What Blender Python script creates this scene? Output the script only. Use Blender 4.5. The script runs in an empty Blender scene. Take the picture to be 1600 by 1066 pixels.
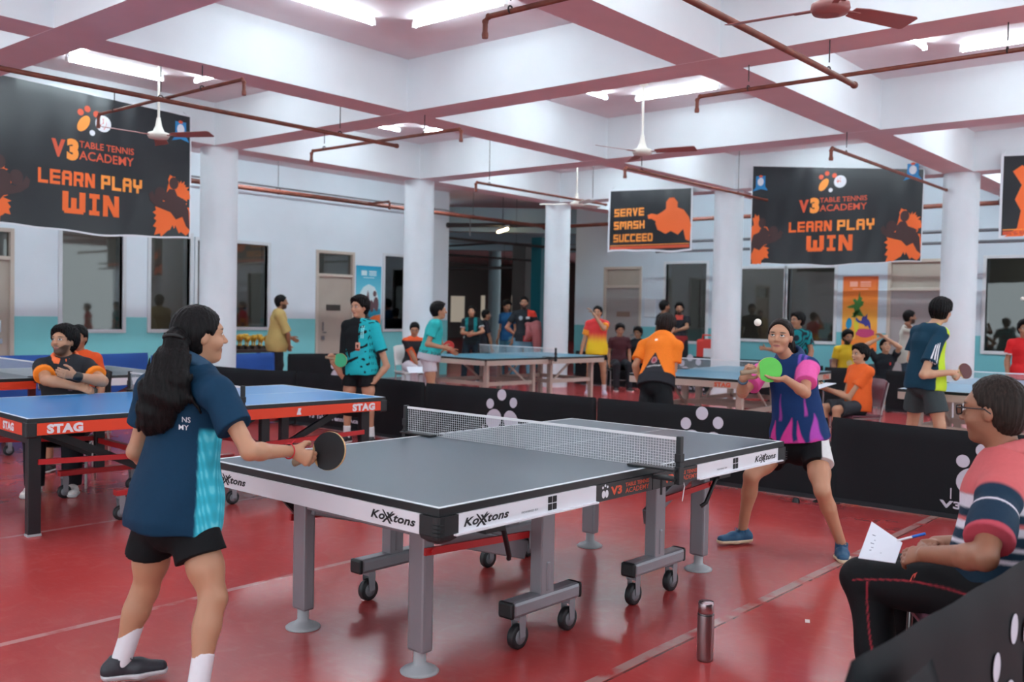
import bpy, bmesh, math, random
import numpy as np
from mathutils import Vector, Matrix
random.seed(7)
rng = np.random.default_rng(7)
S = bpy.context.scene
COL = S.collection
PI = math.pi

# ------------------------------------------------------------------ camera, world, exposure
FPX = 1501.33
CAM = np.array([-3.8363, -3.1245, 1.4649])
YAW, PITCH, ROLL = math.radians(40.118), math.radians(-1.6894), math.radians(1.0818)
def cam_axes():
    cy, sy, cp, sp = math.cos(YAW), math.sin(YAW), math.cos(PITCH), math.sin(PITCH)
    f = np.array([cy*cp, sy*cp, sp]); r = np.array([sy, -cy, 0.0]); u = np.cross(r, f)
    c, s = math.cos(ROLL), math.sin(ROLL)
    return c*r + s*u, -s*r + c*u, f
CR, CU, CF = cam_axes()
cam_data = bpy.data.cameras.new('camera')
cam = bpy.data.objects.new('camera', cam_data); COL.objects.link(cam)
cam.matrix_world = Matrix([[CR[0], CU[0], -CF[0], CAM[0]], [CR[1], CU[1], -CF[1], CAM[1]],
                           [CR[2], CU[2], -CF[2], CAM[2]], [0, 0, 0, 1]])
cam_data.sensor_width = 36; cam_data.lens = FPX/1600*36
cam_data.clip_start = 0.05; cam_data.clip_end = 200
cam_data.dof.use_dof = True; cam_data.dof.focus_distance = 4.7; cam_data.dof.aperture_fstop = 2.8
S.camera = cam
W = bpy.data.worlds.new('world'); S.world = W; W.use_nodes = True
bg = W.node_tree.nodes['Background']; bg.inputs[0].default_value = (0.80, 0.94, 1.0, 1); bg.inputs[1].default_value = 1.3
S.view_settings.view_transform = 'Standard'; S.view_settings.look = 'None'
S.view_settings.gamma = 1; S.view_settings.use_curve_mapping = False
S.view_settings.exposure = 0.8
TUBE_STRENGTH = 24.0

# ------------------------------------------------------------------ basic helpers
def at(px, py, D):
    """world point seen at photo pixel (px,py) at distance D along the view axis"""
    return CAM + (CF + CR*((px-800)/FPX) - CU*((py-533)/FPX))*D
def along(p, px, py, L, sgn):
    """point on the sight line of (px,py) at distance L from p; sgn +1 farther, -1 nearer"""
    d = CF + CR*((px-800)/FPX) - CU*((py-533)/FPX)
    w = CAM - p
    a, b, c = d@d, 2*(d@w), w@w - L*L
    q = b*b - 4*a*c
    t = (-b + sgn*math.sqrt(q))/(2*a) if q > 0 else -b/(2*a)
    return CAM + d*t
def lin(c):
    c = [x/255.0 for x in c]
    return tuple((x/12.92 if x <= .04045 else ((x+.055)/1.055)**2.4) for x in c)
def nrm(v):
    v = np.asarray(v, float); return v/(np.linalg.norm(v)+1e-12)

_mats = {}
def mat(name, rgb, rough=.5, metal=0, spec=.5, bump=None, noise=None, emit=None, alpha=None, coat=0, sheen=0, vcol=False):
    """bump=(scale,strength); noise=(scale,amount) varies the base colour a little"""
    if name in _mats: return _mats[name]
    m = bpy.data.materials.new(name); m.use_nodes = True
    nt = m.node_tree; b = nt.nodes['Principled BSDF']
    c = lin(rgb)
    b.inputs['Base Color'].default_value = (*c, 1)
    b.inputs['Roughness'].default_value = rough
    b.inputs['Metallic'].default_value = metal
    b.inputs['Specular IOR Level'].default_value = spec
    b.inputs['Coat Weight'].default_value = coat
    b.inputs['Sheen Weight'].default_value = sheen
    tc = nt.nodes.new('ShaderNodeTexCoord')
    col = None
    if vcol:
        a = nt.nodes.new('ShaderNodeAttribute'); a.attribute_name = 'col'; col = a.outputs['Color']
    if noise:
        n = nt.nodes.new('ShaderNodeTexNoise'); n.inputs['Scale'].default_value = noise[0]; n.inputs['Detail'].default_value = 4
        nt.links.new(tc.outputs['Object'], n.inputs['Vector'])
        mr = nt.nodes.new('ShaderNodeMapRange'); mr.inputs['From Min'].default_value = .3; mr.inputs['From Max'].default_value = .7
        mr.inputs['To Min'].default_value = 1-noise[1]; mr.inputs['To Max'].default_value = 1+noise[1]
        nt.links.new(n.outputs['Fac'], mr.inputs['Value'])
        mx = nt.nodes.new('ShaderNodeVectorMath'); mx.operation = 'SCALE'
        if col is not None: nt.links.new(col, mx.inputs[0])
        else: mx.inputs[0].default_value = c
        nt.links.new(mr.outputs['Result'], mx.inputs['Scale']); col = mx.outputs[0]
    if col is not None: nt.links.new(col, b.inputs['Base Color'])
    if bump:
        n = nt.nodes.new('ShaderNodeTexNoise'); n.inputs['Scale'].default_value = bump[0]; n.inputs['Detail'].default_value = 3
        nt.links.new(tc.outputs['Object'], n.inputs['Vector'])
        bp = nt.nodes.new('ShaderNodeBump'); bp.inputs['Strength'].default_value = bump[1]; bp.inputs['Distance'].default_value = .01
        nt.links.new(n.outputs['Fac'], bp.inputs['Height']); nt.links.new(bp.outputs[0], b.inputs['Normal'])
    if emit:
        b.inputs['Emission Color'].default_value = (*emit[0], 1); b.inputs['Emission Strength'].default_value = emit[1]
    _mats[name] = m
    return m

def link(name, me, parent=None, mats=(), smooth=None, loc=None, rotz=0):
    o = bpy.data.objects.new(name, me); COL.objects.link(o)
    for m in mats: me.materials.append(m)
    if parent is not None: o.parent = parent
    if loc is not None: o.location = loc
    if rotz: o.rotation_euler = (0, 0, rotz)
    return o
def tag(o, label=None, cat=None, group=None, kind=None):
    if label: o['label'] = label
    if cat: o['category'] = cat
    if group: o['group'] = group
    if kind: o['kind'] = kind
    return o
def empty(name, loc=(0, 0, 0), rotz=0, label=None, cat=None, group=None):
    o = bpy.data.objects.new(name, None); COL.objects.link(o); o.empty_display_size = .1
    o.location = loc; o.rotation_euler = (0, 0, rotz)
    return tag(o, label, cat, group)
def copy_tree(o, parent=None):
    c = o.copy(); COL.objects.link(c)
    if parent is not None: c.parent = parent
    for ch in [x for x in bpy.data.objects if x.parent == o]: copy_tree(ch, c)
    return c

class MB:
    """collects shapes of one part; build() links them as one mesh object"""
    def __init__(s): s.v = []; s.f = []; s.m = []; s.sm = []
    def add(s, vs, fs, mi=0, smooth=False):
        n = len(s.v); s.v += [tuple(map(float, p)) for p in vs]
        for f in fs: s.f.append([n+i for i in f]); s.m.append(mi); s.sm.append(smooth)
        return s
    def box(s, c, d, mi=0, R=None, chamfer=0):
        c = np.array(c, float); h = np.array(d, float)/2
        P = [np.array([x, y, z])*h for z in (-1, 1) for y in (-1, 1) for x in (-1, 1)]
        if R is not None: P = [np.array(R) @ p for p in P]
        return s.add([c+p for p in P], [(0,2,3,1),(4,5,7,6),(0,1,5,4),(2,6,7,3),(0,4,6,2),(1,3,7,5)], mi)
    def boxb(s, lo, hi, mi=0):
        lo, hi = np.array(lo, float), np.array(hi, float)
        return s.box((lo+hi)/2, hi-lo, mi)
    def bar(s, a, b, w, h, mi=0, up=(0, 0, 1)):
        a, b = np.array(a, float), np.array(b, float); d = nrm(b-a)
        sd = np.cross(up, d); sd = nrm(sd) if np.linalg.norm(sd) > 1e-4 else np.array([1., 0, 0]); u = np.cross(d, sd)
        P = []
        for q in (a, b):
            for (i, j) in ((-1,-1),(1,-1),(1,1),(-1,1)): P.append(q+sd*w/2*i+u*h/2*j)
        return s.add(P, [(3,2,1,0),(4,5,6,7),(0,1,5,4),(1,2,6,5),(2,3,7,6),(3,0,4,7)], mi)
    def tube(s, pts, r, n=8, mi=0, cap=True, rr=None):
        pts = [np.array(p, float) for p in pts]; rings = []; vs = []
        prev = None
        for i, p in enumerate(pts):
            d = nrm(pts[min(i+1, len(pts)-1)] - pts[max(i-1, 0)])
            if prev is None:
                x = np.cross(d, [0, 0, 1]); x = x if np.linalg.norm(x) > 1e-3 else np.array([1., 0, 0])
            else: x = prev - d*(prev@d)
            x = nrm(x); prev = x; y = np.cross(d, x)
            q = rr[i] if rr is not None else r
            for k in range(n):
                a = 2*PI*k/n; vs.append(p + q*(math.cos(a)*x+math.sin(a)*y))
        fs = []
        for i in range(len(pts)-1):
            for k in range(n):
                fs.append((i*n+k, i*n+(k+1) % n, (i+1)*n+(k+1) % n, (i+1)*n+k))
        s.add(vs, fs, mi, True)
        if cap: s.add(vs[:n], [tuple(range(n-1, -1, -1))], mi); s.add(vs[-n:], [tuple(range(n))], mi)
        return s
    def cyl(s, a, b, r0, r1=None, n=16, mi=0):
        return s.tube([a, b], r0, n, mi, True, [r0, r0 if r1 is None else r1])
    def lathe(s, prof, n=24, c=(0, 0, 0), mi=0, axis=None):
        c = np.array(c, float)
        A = np.eye(3) if axis is None else frame_z(axis)
        vs = []; fs = []
        for (r, z) in prof:
            for k in range(n):
                a = 2*PI*k/n; vs.append(c + A @ np.array([r*math.cos(a), r*math.sin(a), z]))
        for i in range(len(prof)-1):
            for k in range(n): fs.append((i*n+k, i*n+(k+1) % n, (i+1)*n+(k+1) % n, (i+1)*n+k))
        s.add(vs, fs, mi, True)
        s.add(vs[:n], [tuple(range(n-1, -1, -1))], mi); s.add(vs[-n:], [tuple(range(n))], mi)
        return s
    def prism(s, poly, O, U, V, t, mi=0):
        """flat outline poly (u,v) on plane O,U,V extruded by t along U x V"""
        O, U, V = (np.array(q, float) for q in (O, U, V)); N = nrm(np.cross(U, V))*t
        n = len(poly)
        a = [O+U*u+V*v for u, v in poly]; b = [p+N for p in a]
        s.add(a+b, [tuple(range(n-1, -1, -1)), tuple(range(n, 2*n))] + [(i, (i+1) % n, n+(i+1) % n, n+i) for i in range(n)], mi)
        return s
    def sphere(s, c, r, nu=16, nv=10, mi=0):
        prof = [(max(1e-4, math.sin(PI*i/nv))*1, -math.cos(PI*i/nv)) for i in range(nv+1)]
        rad = np.array(r if hasattr(r, '__len__') else (r, r, r), float); c = np.array(c, float)
        vs = [c+rad*np.array([p[0]*math.cos(2*PI*k/nu), p[0]*math.sin(2*PI*k/nu), p[1]]) for p in prof for k in range(nu)]
        fs = [(i*nu+k, i*nu+(k+1) % nu, (i+1)*nu+(k+1) % nu, (i+1)*nu+k) for i in range(nv) for k in range(nu)]
        return s.add(vs, fs, mi, True)
    def mesh(s, name):
        me = bpy.data.meshes.new(name); me.from_pydata(s.v, [], s.f)
        me.polygons.foreach_set('material_index', s.m); me.polygons.foreach_set('use_smooth', s.sm); me.update()
        return me
    def build(s, name, mats, parent=None, bevel=0, loc=None, rotz=0):
        if not isinstance(mats, (list, tuple)): mats = [mats]
        o = link(name, s.mesh(name), parent, mats, loc=loc, rotz=rotz)
        if bevel:
            m = o.modifiers.new('bevel', 'BEVEL'); m.width = bevel; m.segments = 2; m.limit_method = 'ANGLE'
        return o
def frame_z(ax):
    z = nrm(ax); x = np.cross([0, 0, 1], z)
    x = nrm(x) if np.linalg.norm(x) > 1e-4 else np.array([1., 0, 0])
    return np.array([x, np.cross(z, x), z]).T
def ring(n, ru, rv=None, a0=0): return [(ru*math.cos(a0+2*PI*k/n), (rv or ru)*math.sin(a0+2*PI*k/n)) for k in range(n)]

_tx = {}
def text_mesh(txt, bold=0.0, shear=0.0):
    """letters as a flat mesh: verts (n,2) centred on the middle, height of capital = 1"""
    key = (txt, bold, shear)
    if key in _tx: return _tx[key]
    cu = bpy.data.curves.new('lettering', 'FONT'); cu.body = txt; cu.offset = bold; cu.shear = shear; cu.size = 1; cu.resolution_u = 3
    cu.space_character = 1 + bold*1.5
    o = bpy.data.objects.new('lettering', cu); COL.objects.link(o)
    dg = bpy.context.evaluated_depsgraph_get(); dg.update()
    me = bpy.data.meshes.new_from_object(o.evaluated_get(dg))
    v = np.array([p.co[:2] for p in me.vertices]); f = [list(p.vertices) for p in me.polygons]
    bpy.data.objects.remove(o); bpy.data.curves.remove(cu); bpy.data.meshes.remove(me)
    v[:, 0] -= (v[:, 0].min()+v[:, 0].max())/2; v[:, 1] -= .35; v /= .70
    _tx[key] = (v, f); return v, f
def _g(*r): return [[(a, c), (b, c), (b, d), (a, d)] for a, b, c, d in r]
_t = .30
_L, _R, _T, _B, _M = (0, _t, 0, 1), (1-_t, 1, 0, 1), (0, 1, .78, 1), (0, 1, 0, .22), (0, 1, .39, .61)
GLYPH = {'L': _g(_L, _B), 'E': _g(_L, _T, _M, _B), 'A': _g((0, _t, 0, .88), (1-_t, 1, 0, .88), (.1, .9, .78, 1), _M), 'R': _g(_L, (0, .92, .78, 1), (0, .92, .36, .54), (1-_t, 1, .40, .94))+[[(.52, .4), (.9, .4), (1, 0), (.66, 0)]],
         'N': _g(_L, _R)+[[(.0, 1), (.34, 1), (1, 0), (.66, 0)]], 'P': _g(_L, _T, (0, 1, .34, .56), (1-_t, 1, .34, 1)), 'Y': _g((0, _t, .45, 1), (1-_t, 1, .45, 1), (.05, .95, .36, .6), (.35, .65, 0, .4)),
         'W': _g((0, .26, .1, 1), (.74, 1, .1, 1), (.08, .92, 0, .24), (.38, .62, .1, .72)), 'I': _g((.33, .67, 0, 1), (.08, .92, .78, 1), (.08, .92, 0, .22)), 'V': [[(0, 1), (.33, 1), (.62, 0), (.38, 0)], [(1, 1), (.67, 1), (.38, 0), (.62, 0)]],
         'S': _g(_T, _M, _B, (0, _t, .5, .95), (1-_t, 1, .05, .5)), 'M': _g((0, .26, 0, 1), (.74, 1, 0, 1), (.05, .95, .76, .96), (.38, .62, .3, .9)), 'H': _g(_L, _R, _M), 'U': _g((0, _t, .06, 1), (1-_t, 1, .06, 1), (.06, .94, 0, .24)),
         'C': _g(_L, _T, _B), 'D': _g(_L, (0, .9, .78, 1), (0, .9, 0, .22), (1-_t, 1, .1, .9)), '3': _g(_T, _M, _B, (1-_t, 1, .05, .95))}
def block_letters(mb, txt, O, U, V, h, width):
    """chunky stencil capitals"""
    O, U, V = (np.array(q, float) for q in (O, U, V)); gap = .16; wd = {'I': .75, 'W': 1.35, 'M': 1.3, ' ': .5}
    tot = sum(wd.get(c, 1) for c in txt)+gap*(len(txt)-1); k = width/tot; x = -width/2
    for c in txt:
        w = wd.get(c, 1)*k
        for P in GLYPH.get(c, []): mb.add([O+U*(x+a*w)+V*((b-.5)*h) for a, b in P], [tuple(range(len(P)))])
        x += w+gap*k
def lettering(mb, txt, O, U, V, h, mi=0, bold=0.0, shear=0.0, width=None, warp=None):
    """writes txt on plane O,U,V (unit vectors), capital height h, optional total width"""
    v, f = text_mesh(txt, bold, shear)
    w = v[:, 0].max()-v[:, 0].min(); sx = (width/w if width else h)
    O, U, V = (np.array(q, float) for q in (O, U, V))
    P = [O+U*(a*sx)+V*(b*h) for a, b in v]
    if warp: P = [warp(p) for p in P]
    mb.add(P, f, mi); return mb

# ------------------------------------------------------------------ materials of the place
M_wall = mat('wall_paint', (224, 229, 233), .6, noise=(1.3, .04), bump=(40, .05))
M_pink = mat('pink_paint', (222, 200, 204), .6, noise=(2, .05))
M_slab = mat('slab_paint', (226, 216, 220), .7, noise=(2, .04))
M_frame = mat('window_frame_paint', (205, 208, 212), .45)
M_door = mat('door_paint', (172, 160, 148), .5, noise=(3, .04))
M_doorframe = mat('door_frame_paint', (188, 176, 164), .5)
M_steel = mat('chrome', (200, 200, 205), .22, 1)
M_blackp = mat('black_plastic', (24, 25, 28), .45)
M_rust = mat('rusty_pipe_paint', (118, 62, 48), .55, noise=(9, .3))
M_white = mat('white_print', (222, 222, 228), .6)
M_orange = mat('orange_print', (240, 106, 40), .55)
M_orange2 = mat('amber_print', (247, 150, 60), .55)
M_darkor = mat('deep_orange_print', (214, 84, 52), .55)
M_logo = mat('grey_print', (196, 192, 204), .6)

def floor_material():
    m = bpy.data.materials.new('red_floor'); m.use_nodes = True
    nt = m.node_tree; N = nt.nodes; L = nt.links; b = N['Principled BSDF']
    tc = N.new('ShaderNodeTexCoord')
    def noise(scale, det=5, vec=None, dist=0):
        n = N.new('ShaderNodeTexNoise'); n.inputs['Scale'].default_value = scale; n.inputs['Detail'].default_value = det
        n.inputs['Distortion'].default_value = dist
        L.new(vec or tc.outputs['Object'], n.inputs['Vector']); return n.outputs['Fac']
    def ramp(v, lo, hi, a=0., c=1.):
        r = N.new('ShaderNodeMapRange'); L.new(v, r.inputs['Value'])
        r.inputs['From Min'].default_value = lo; r.inputs['From Max'].default_value = hi
        r.inputs['To Min'].default_value = a; r.inputs['To Max'].default_value = c; return r.outputs['Result']
    def mixc(f, a, bb):
        x = N.new('ShaderNodeMix'); x.data_type = 'RGBA'
        for sock, val in ((x.inputs[0], f), (x.inputs[6], a), (x.inputs[7], bb)):
            if isinstance(val, tuple): sock.default_value = (*val, 1)
            elif isinstance(val, float): sock.default_value = val
            else: L.new(val, sock)
        return x.outputs[2]
    def math_(op, a, bb=None):
        x = N.new('ShaderNodeMath'); x.operation = op
        for i, q in enumerate((a, bb)):
            if q is None: continue
            if isinstance(q, (int, float)): x.inputs[i].default_value = q
            else: L.new(q, x.inputs[i])
        return x.outputs[0]
    big = ramp(noise(.9, 6, dist=.6), .3, .7)
    c = mixc(big, lin((194, 66, 62)), lin((168, 62, 64)))
    fine = ramp(noise(7, 8, dist=1.5), .5, .85, 0, .3)
    c = mixc(fine, c, lin((196, 104, 102)))
    mp = N.new('ShaderNodeMapping'); mp.inputs['Scale'].default_value = (6, 1.2, 1); mp.inputs['Rotation'].default_value = (0, 0, .6)
    L.new(tc.outputs['Object'], mp.inputs[0])
    scr = ramp(noise(5, 6, mp.outputs[0], 2), .5, .85, 0, .14)
    c = mixc(scr, c, lin((196, 110, 106)))
    sp = N.new('ShaderNodeSeparateXYZ'); L.new(tc.outputs['Object'], sp.inputs[0])
    wob = math_('MULTIPLY', math_('SUBTRACT', noise(1.5, 2), .5), .02)
    ynoise = math_('ADD', sp.outputs['Y'], wob)
    brk = ramp(noise(5, 6), .36, .5)
    for (y0, w, colr, k) in ((1.16, .022, (196, 148, 146), .75), (-.95, .026, (176, 146, 140), .8), (3.12, .02, (196, 140, 140), .6), (-.985, .006, (84, 50, 46), .8)):
        d = math_('ABSOLUTE', math_('SUBTRACT', ynoise, y0))
        f = math_('MULTIPLY', math_('MULTIPLY', math_('LESS_THAN', d, w), brk), k)
        c = mixc(f, c, lin(colr))
    L.new(c, b.inputs['Base Color'])
    L.new(ramp(noise(1.2, 3), .3, .7, .2, .27), b.inputs['Roughness'])
    b.inputs['Specular IOR Level'].default_value = 1.0
    return m

def wall_dado_material(name, up, dado, zd):
    m = bpy.data.materials.new(name); m.use_nodes = True
    nt = m.node_tree; N = nt.nodes; L = nt.links; b = N['Principled BSDF']
    tc = N.new('ShaderNodeTexCoord'); sp = N.new('ShaderNodeSeparateXYZ'); L.new(tc.outputs['Object'], sp.inputs[0])
    n = N.new('ShaderNodeTexNoise'); n.inputs['Scale'].default_value = 1.2; n.inputs['Detail'].default_value = 5; L.new(tc.outputs['Object'], n.inputs['Vector'])
    lt = N.new('ShaderNodeMath'); lt.operation = 'LESS_THAN'; L.new(sp.outputs['Z'], lt.inputs[0]); lt.inputs[1].default_value = zd
    x = N.new('ShaderNodeMix'); x.data_type = 'RGBA'; L.new(lt.outputs[0], x.inputs[0])
    x.inputs[6].default_value = (*lin(up), 1); x.inputs[7].default_value = (*lin(dado), 1)
    y = N.new('ShaderNodeMix'); y.data_type = 'RGBA'; y.blend_type = 'MULTIPLY'; y.inputs[0].default_value = .25
    L.new(x.outputs[2], y.inputs[6]); L.new(n.outputs['Color'], y.inputs[7])
    cr = N.new('ShaderNodeMapRange'); cr.inputs['From Min'].default_value = .3; cr.inputs['From Max'].default_value = .7
    cr.inputs['To Min'].default_value = .8; cr.inputs['To Max'].default_value = 1.1
    L.new(n.outputs['Fac'], cr.inputs['Value']); L.new(cr.outputs[0], y.inputs[7])
    L.new(y.outputs[2], b.inputs['Base Color']); b.inputs['Roughness'].default_value = .55
    return m

def glass_material():
    m = bpy.data.materials.new('tinted_window_glass'); m.use_nodes = True
    nt = m.node_tree; N = nt.nodes; L = nt.links
    out = N['Material Output']; N.remove(N['Principled BSDF'])
    tr = N.new('ShaderNodeBsdfTransparent'); tr.inputs[0].default_value = (*lin((186, 184, 180)), 1)
    gl = N.new('ShaderNodeBsdfGlossy'); gl.inputs['Roughness'].default_value = .03; gl.inputs[0].default_value = (.9, .9, .9, 1)
    fr = N.new('ShaderNodeFresnel'); fr.inputs['IOR'].default_value = 1.5
    ad = N.new('ShaderNodeMath'); ad.operation = 'ADD'; ad.inputs[1].default_value = .05; L.new(fr.outputs[0], ad.inputs[0])
    mx = N.new('ShaderNodeMixShader'); L.new(ad.outputs[0], mx.inputs[0]); L.new(tr.outputs[0], mx.inputs[1]); L.new(gl.outputs[0], mx.inputs[2])
    L.new(mx.outputs[0], out.inputs[0]); return m
M_glass = glass_material()
M_floor = floor_material()
# ------------------------------------------------------------------ the setting
XB = [-7.82, -3.97, -.12, 3.73, 7.58, 11.43]          # beams running along y
YB = [-6.55, -2.75, 1.05, 4.85, 8.6]                  # beams running along x
ZB, ZS, BW = 3.65, 4.22, .42                           # beam underside, slab underside, beam width
XW, YW = 15.28, 12.4                                   # right and left wall planes

def struct(o, kind='structure'): o['kind'] = kind; return o
fl = MB().add([(-12, -9, 0), (42, -9, 0), (42, 36, 0), (-12, 36, 0)], [(0, 1, 2, 3)]).build('floor', M_floor); struct(fl)
struct(MB().boxb((-12, -9, ZS), (42, 36, ZS+.15)).build('ceiling', M_slab))

def beam(lo, hi):
    mb = MB().boxb(lo, hi)
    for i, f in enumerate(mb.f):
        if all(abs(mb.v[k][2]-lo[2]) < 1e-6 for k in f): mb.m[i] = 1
    return struct(mb.build('ceiling_beam', [M_wall, M_pink]))
for x in XB: beam((x-BW/2, -9, ZB), (x+BW/2, 8.6+BW/2, ZS-.001))
for y in YB: 
    xs = [-12]+XB+[XW]
    for a, b in zip(xs[:-1], xs[1:]):
        beam((a+(BW/2 if a != -12 else 0), y-BW/2, ZB+.002), (b-(BW/2 if b != XW else 0), y+BW/2, ZS-.001))
M_col = mat('column_paint', (218, 225, 231), .5, noise=(2, .04), bump=(60, .04))
for (x, y) in ((3.73, 8.6), (7.58, 8.6), (11.43, 8.6), (11.43, 4.85), (11.43, 1.05)):
    struct(MB().lathe([(.25, 0), (.25, ZB-.0)], 40, (x, y, 0)).build('column', M_col))

def wall_with_holes(name, axis, c, thick, lo, hi, zh, holes, m):
    """wall along x (axis 0, at y=c..c+thick) or along y (axis 1); holes = (a0,a1,z0,z1)"""
    us = sorted({lo, hi, *[h[0] for h in holes], *[h[1] for h in holes]}); zs = sorted({0., zh, *[h[2] for h in holes], *[h[3] for h in holes]})
    mb = MB()
    for i in range(len(us)-1):
        for j in range(len(zs)-1):
            um, zm = (us[i]+us[i+1])/2, (zs[j]+zs[j+1])/2
            if any(h[0] < um < h[1] and h[2] < zm < h[3] for h in holes): continue
            if axis == 0: mb.boxb((us[i], c, zs[j]), (us[i+1], c+thick, zs[j+1]))
            else: mb.boxb((c, us[i], zs[j]), (c+thick, us[i+1], zs[j+1]))
    return struct(mb.build(name, m))
M_wl = wall_dado_material('left_wall_paint', (214, 222, 230), (126, 206, 210), 1.265)
M_wr = wall_dado_material('right_wall_paint', (196, 208, 218), (104, 178, 186), 1.2)
# openings: left wall along x
LW = [(3.32, 4.34, 1.06, 2.72), (4.85, 5.6, 1.06, 2.72), (5.75, 7.26, 1.1, 2.66), (10.27, 11.2, 1.06, 2.64)]
LD = [(1.5, 2.58, 0, 2.62), (8.42, 9.42, 0, 2.66)]
RW = [(7.36, 8.4, .9, 2.64), (5.54, 6.6, 1.0, 2.5), (4.46, 5.46, 1.0, 2.5), (.2, 1.62, .93, 2.62)]
RD = [(9.05, 10.12, 0, 2.6), (2.3, 3.4, 0, 2.64)]
wall_with_holes('wall_left', 0, YW, .22, -12, 12.25, ZS, LW+LD, M_wl)
wall_with_holes('wall_right', 1, XW, .22, -9, 10.98, ZS, RW+RD, M_wr)

def window(n, axis, c, a0, a1, z0, z1, mull=()):
    mb = MB(); t = .06
    def put(u0, u1, w0, w1, d0, d1, b=mb):
        if axis == 0: b.boxb((u0, c+d0, w0), (u1, c+d1, w1))
        else: b.boxb((c+d0, u0, w0), (c+d1, u1, w1))
    put(a0-t, a0, z0-t, z1+t, -.03, .1); put(a1, a1+t, z0-t, z1+t, -.03, .1)
    put(a0, a1, z0-t, z0, -.03, .1); put(a0, a1, z1, z1+t, -.03, .1)
    for q in mull: put(q-.03, q+.03, z0, z1, 0, .08)
    o = struct(mb.build(f'window_{n}', M_frame, bevel=.006))
    g = MB(); put(a0, a1, z0, z1, .04, .046, g); g.build('pane', M_glass, o)
    return o
for i, (w, m) in enumerate(zip(LW, ((), (), (6.5,), ()))): window(i+1, 0, YW, *w, mull=m)
for i, w in enumerate(RW): window(i+5, 1, XW, *w)

def door(n, axis, c, a0, a1, z1, ztr, handle_side, leaf_mat):
    """frame, leaf with its hardware, and a glazed transom above ztr"""
    t = .06
    def put(b, u0, u1, w0, w1, d0, d1, mi=0):
        if axis == 0: b.boxb((u0, c+d0, w0), (u1, c+d1, w1), mi)
        else: b.boxb((c+d0, u0, w0), (c+d1, u1, w1), mi)
    f = MB(); put(f, a0, a0+t, 0, z1, -.025, .12); put(f, a1-t, a1, 0, z1, -.025, .12); put(f, a0+t, a1-t, z1-t, z1, -.025, .12); put(f, a0+t, a1-t, ztr-.03, ztr+.03, -.02, .12)
    o = struct(f.build(f'door_{n}', M_doorframe, bevel=.005))
    l = MB(); put(l, a0+t, a1-t, 0.01, ztr-.03, .03, .075); lf = l.build('door_leaf', leaf_mat, o)
    tr = MB(); put(tr, a0+t, a1-t, ztr+.03, z1-t, .05, .056); tr.build('transom_pane', M_glass if n < 3 else M_door, o)
    h = MB(); u = a0+.2 if handle_side < 0 else a1-.2
    put(h, u-.012, u+.012, 1.02, 1.2, -.005, .02); put(h, u-.09 if handle_side > 0 else u, u if handle_side > 0 else u+.09, .98, 1.0, .0, .02)
    put(h, u-.03, u+.03, .84, .92, -.01, .03)
    h.build('door_handle', M_steel, lf)
    return o
door(1, 0, YW, *LD[0][:2], 2.62, 2.16, 1, M_door)
d2 = door(2, 0, YW, *LD[1][:2], 2.66, 2.16, -1, M_door)
door(3, 1, XW, *RD[0][:2], 2.6, 2.13, -1, mat('grey_door_paint', (150, 144, 142), .5))
door(4, 1, XW, *RD[1][:2], 2.64, 2.06, -1, mat('taupe_door_paint', (158, 150, 150), .5))
for (ax, lo, hi, nm) in ((0, (8.72, YW+.018, 1.44), (9.08, YW+.035, 1.56), 'dark'), (1, (XW+.015, 9.38, 1.42), (XW+.035, 9.75, 1.54), 'tan')):
    tag(MB().boxb(lo, hi).build('door_sign', mat('sign_'+nm, (58, 52, 48) if nm == 'dark' else (128, 106, 94), .5)),
        f'small {nm} name plate on the ' + ('beige door beside the blue poster' if ax == 0 else 'grey door at the far corner'), 'sign')
# closed rooms behind the windows
M_room = mat('room_paint', (178, 170, 162), .8)
def room(name, lo, hi, openside):
    (x0, y0, z0), (x1, y1, z1) = lo, hi; mb = MB()
    if openside == 'y': 
        mb.boxb((x0, y1, z0), (x1, y1+.1, z1)); mb.boxb((x0-.1, y0, z0), (x0, y1, z1)); mb.boxb((x1, y0, z0), (x1+.1, y1, z1))
    else:
        mb.boxb((x1, y0, z0), (x1+.1, y1, z1)); mb.boxb((x0, y0-.1, z0), (x1, y0, z1)); mb.boxb((x0, y1, z0), (x1, y1+.1, z1))
    mb.boxb((x0, y0, 3.0), (x1, y1, 3.1))
    struct(mb.build(name, M_room))
room('wall_back_room', (1.0, YW+.25, 0), (11.9, YW+2.6, 3.1), 'y')
room('wall_side_room', (XW+.25, -.5, 0), (XW+2.6, 8.9, 3.1), 'x')
# corridor beyond the corner opening
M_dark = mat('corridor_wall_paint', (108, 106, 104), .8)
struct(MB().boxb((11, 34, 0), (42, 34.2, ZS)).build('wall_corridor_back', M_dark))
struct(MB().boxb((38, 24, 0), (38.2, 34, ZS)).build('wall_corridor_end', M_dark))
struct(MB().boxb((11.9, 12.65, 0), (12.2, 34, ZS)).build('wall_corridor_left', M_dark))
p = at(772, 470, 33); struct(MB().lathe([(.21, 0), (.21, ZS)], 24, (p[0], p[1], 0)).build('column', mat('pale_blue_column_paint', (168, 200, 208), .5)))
p = at(842, 470, 26); M_teal = mat('teal_pillar_paint', (24, 112, 128), .5)
struct(MB().box((p[0], p[1], 1.75), (.3, .34, 3.5)).build('pillar', M_teal))
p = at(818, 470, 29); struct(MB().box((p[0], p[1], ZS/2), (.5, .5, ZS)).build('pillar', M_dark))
M_lintel = mat('corridor_beam_daylit_blue', (150, 172, 182), .7)  # pale blue imitates bluish daylight falling on the corridor ceiling
for d in (24, 27.5, 31): 
    a, b = at(640, 400, d), at(960, 400, d)
    struct(MB().bar((a[0]-1, a[1]+1, 3.75), (b[0]+1, b[1]-1, 3.75), .4, .6).build('ceiling_beam', M_lintel))
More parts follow.
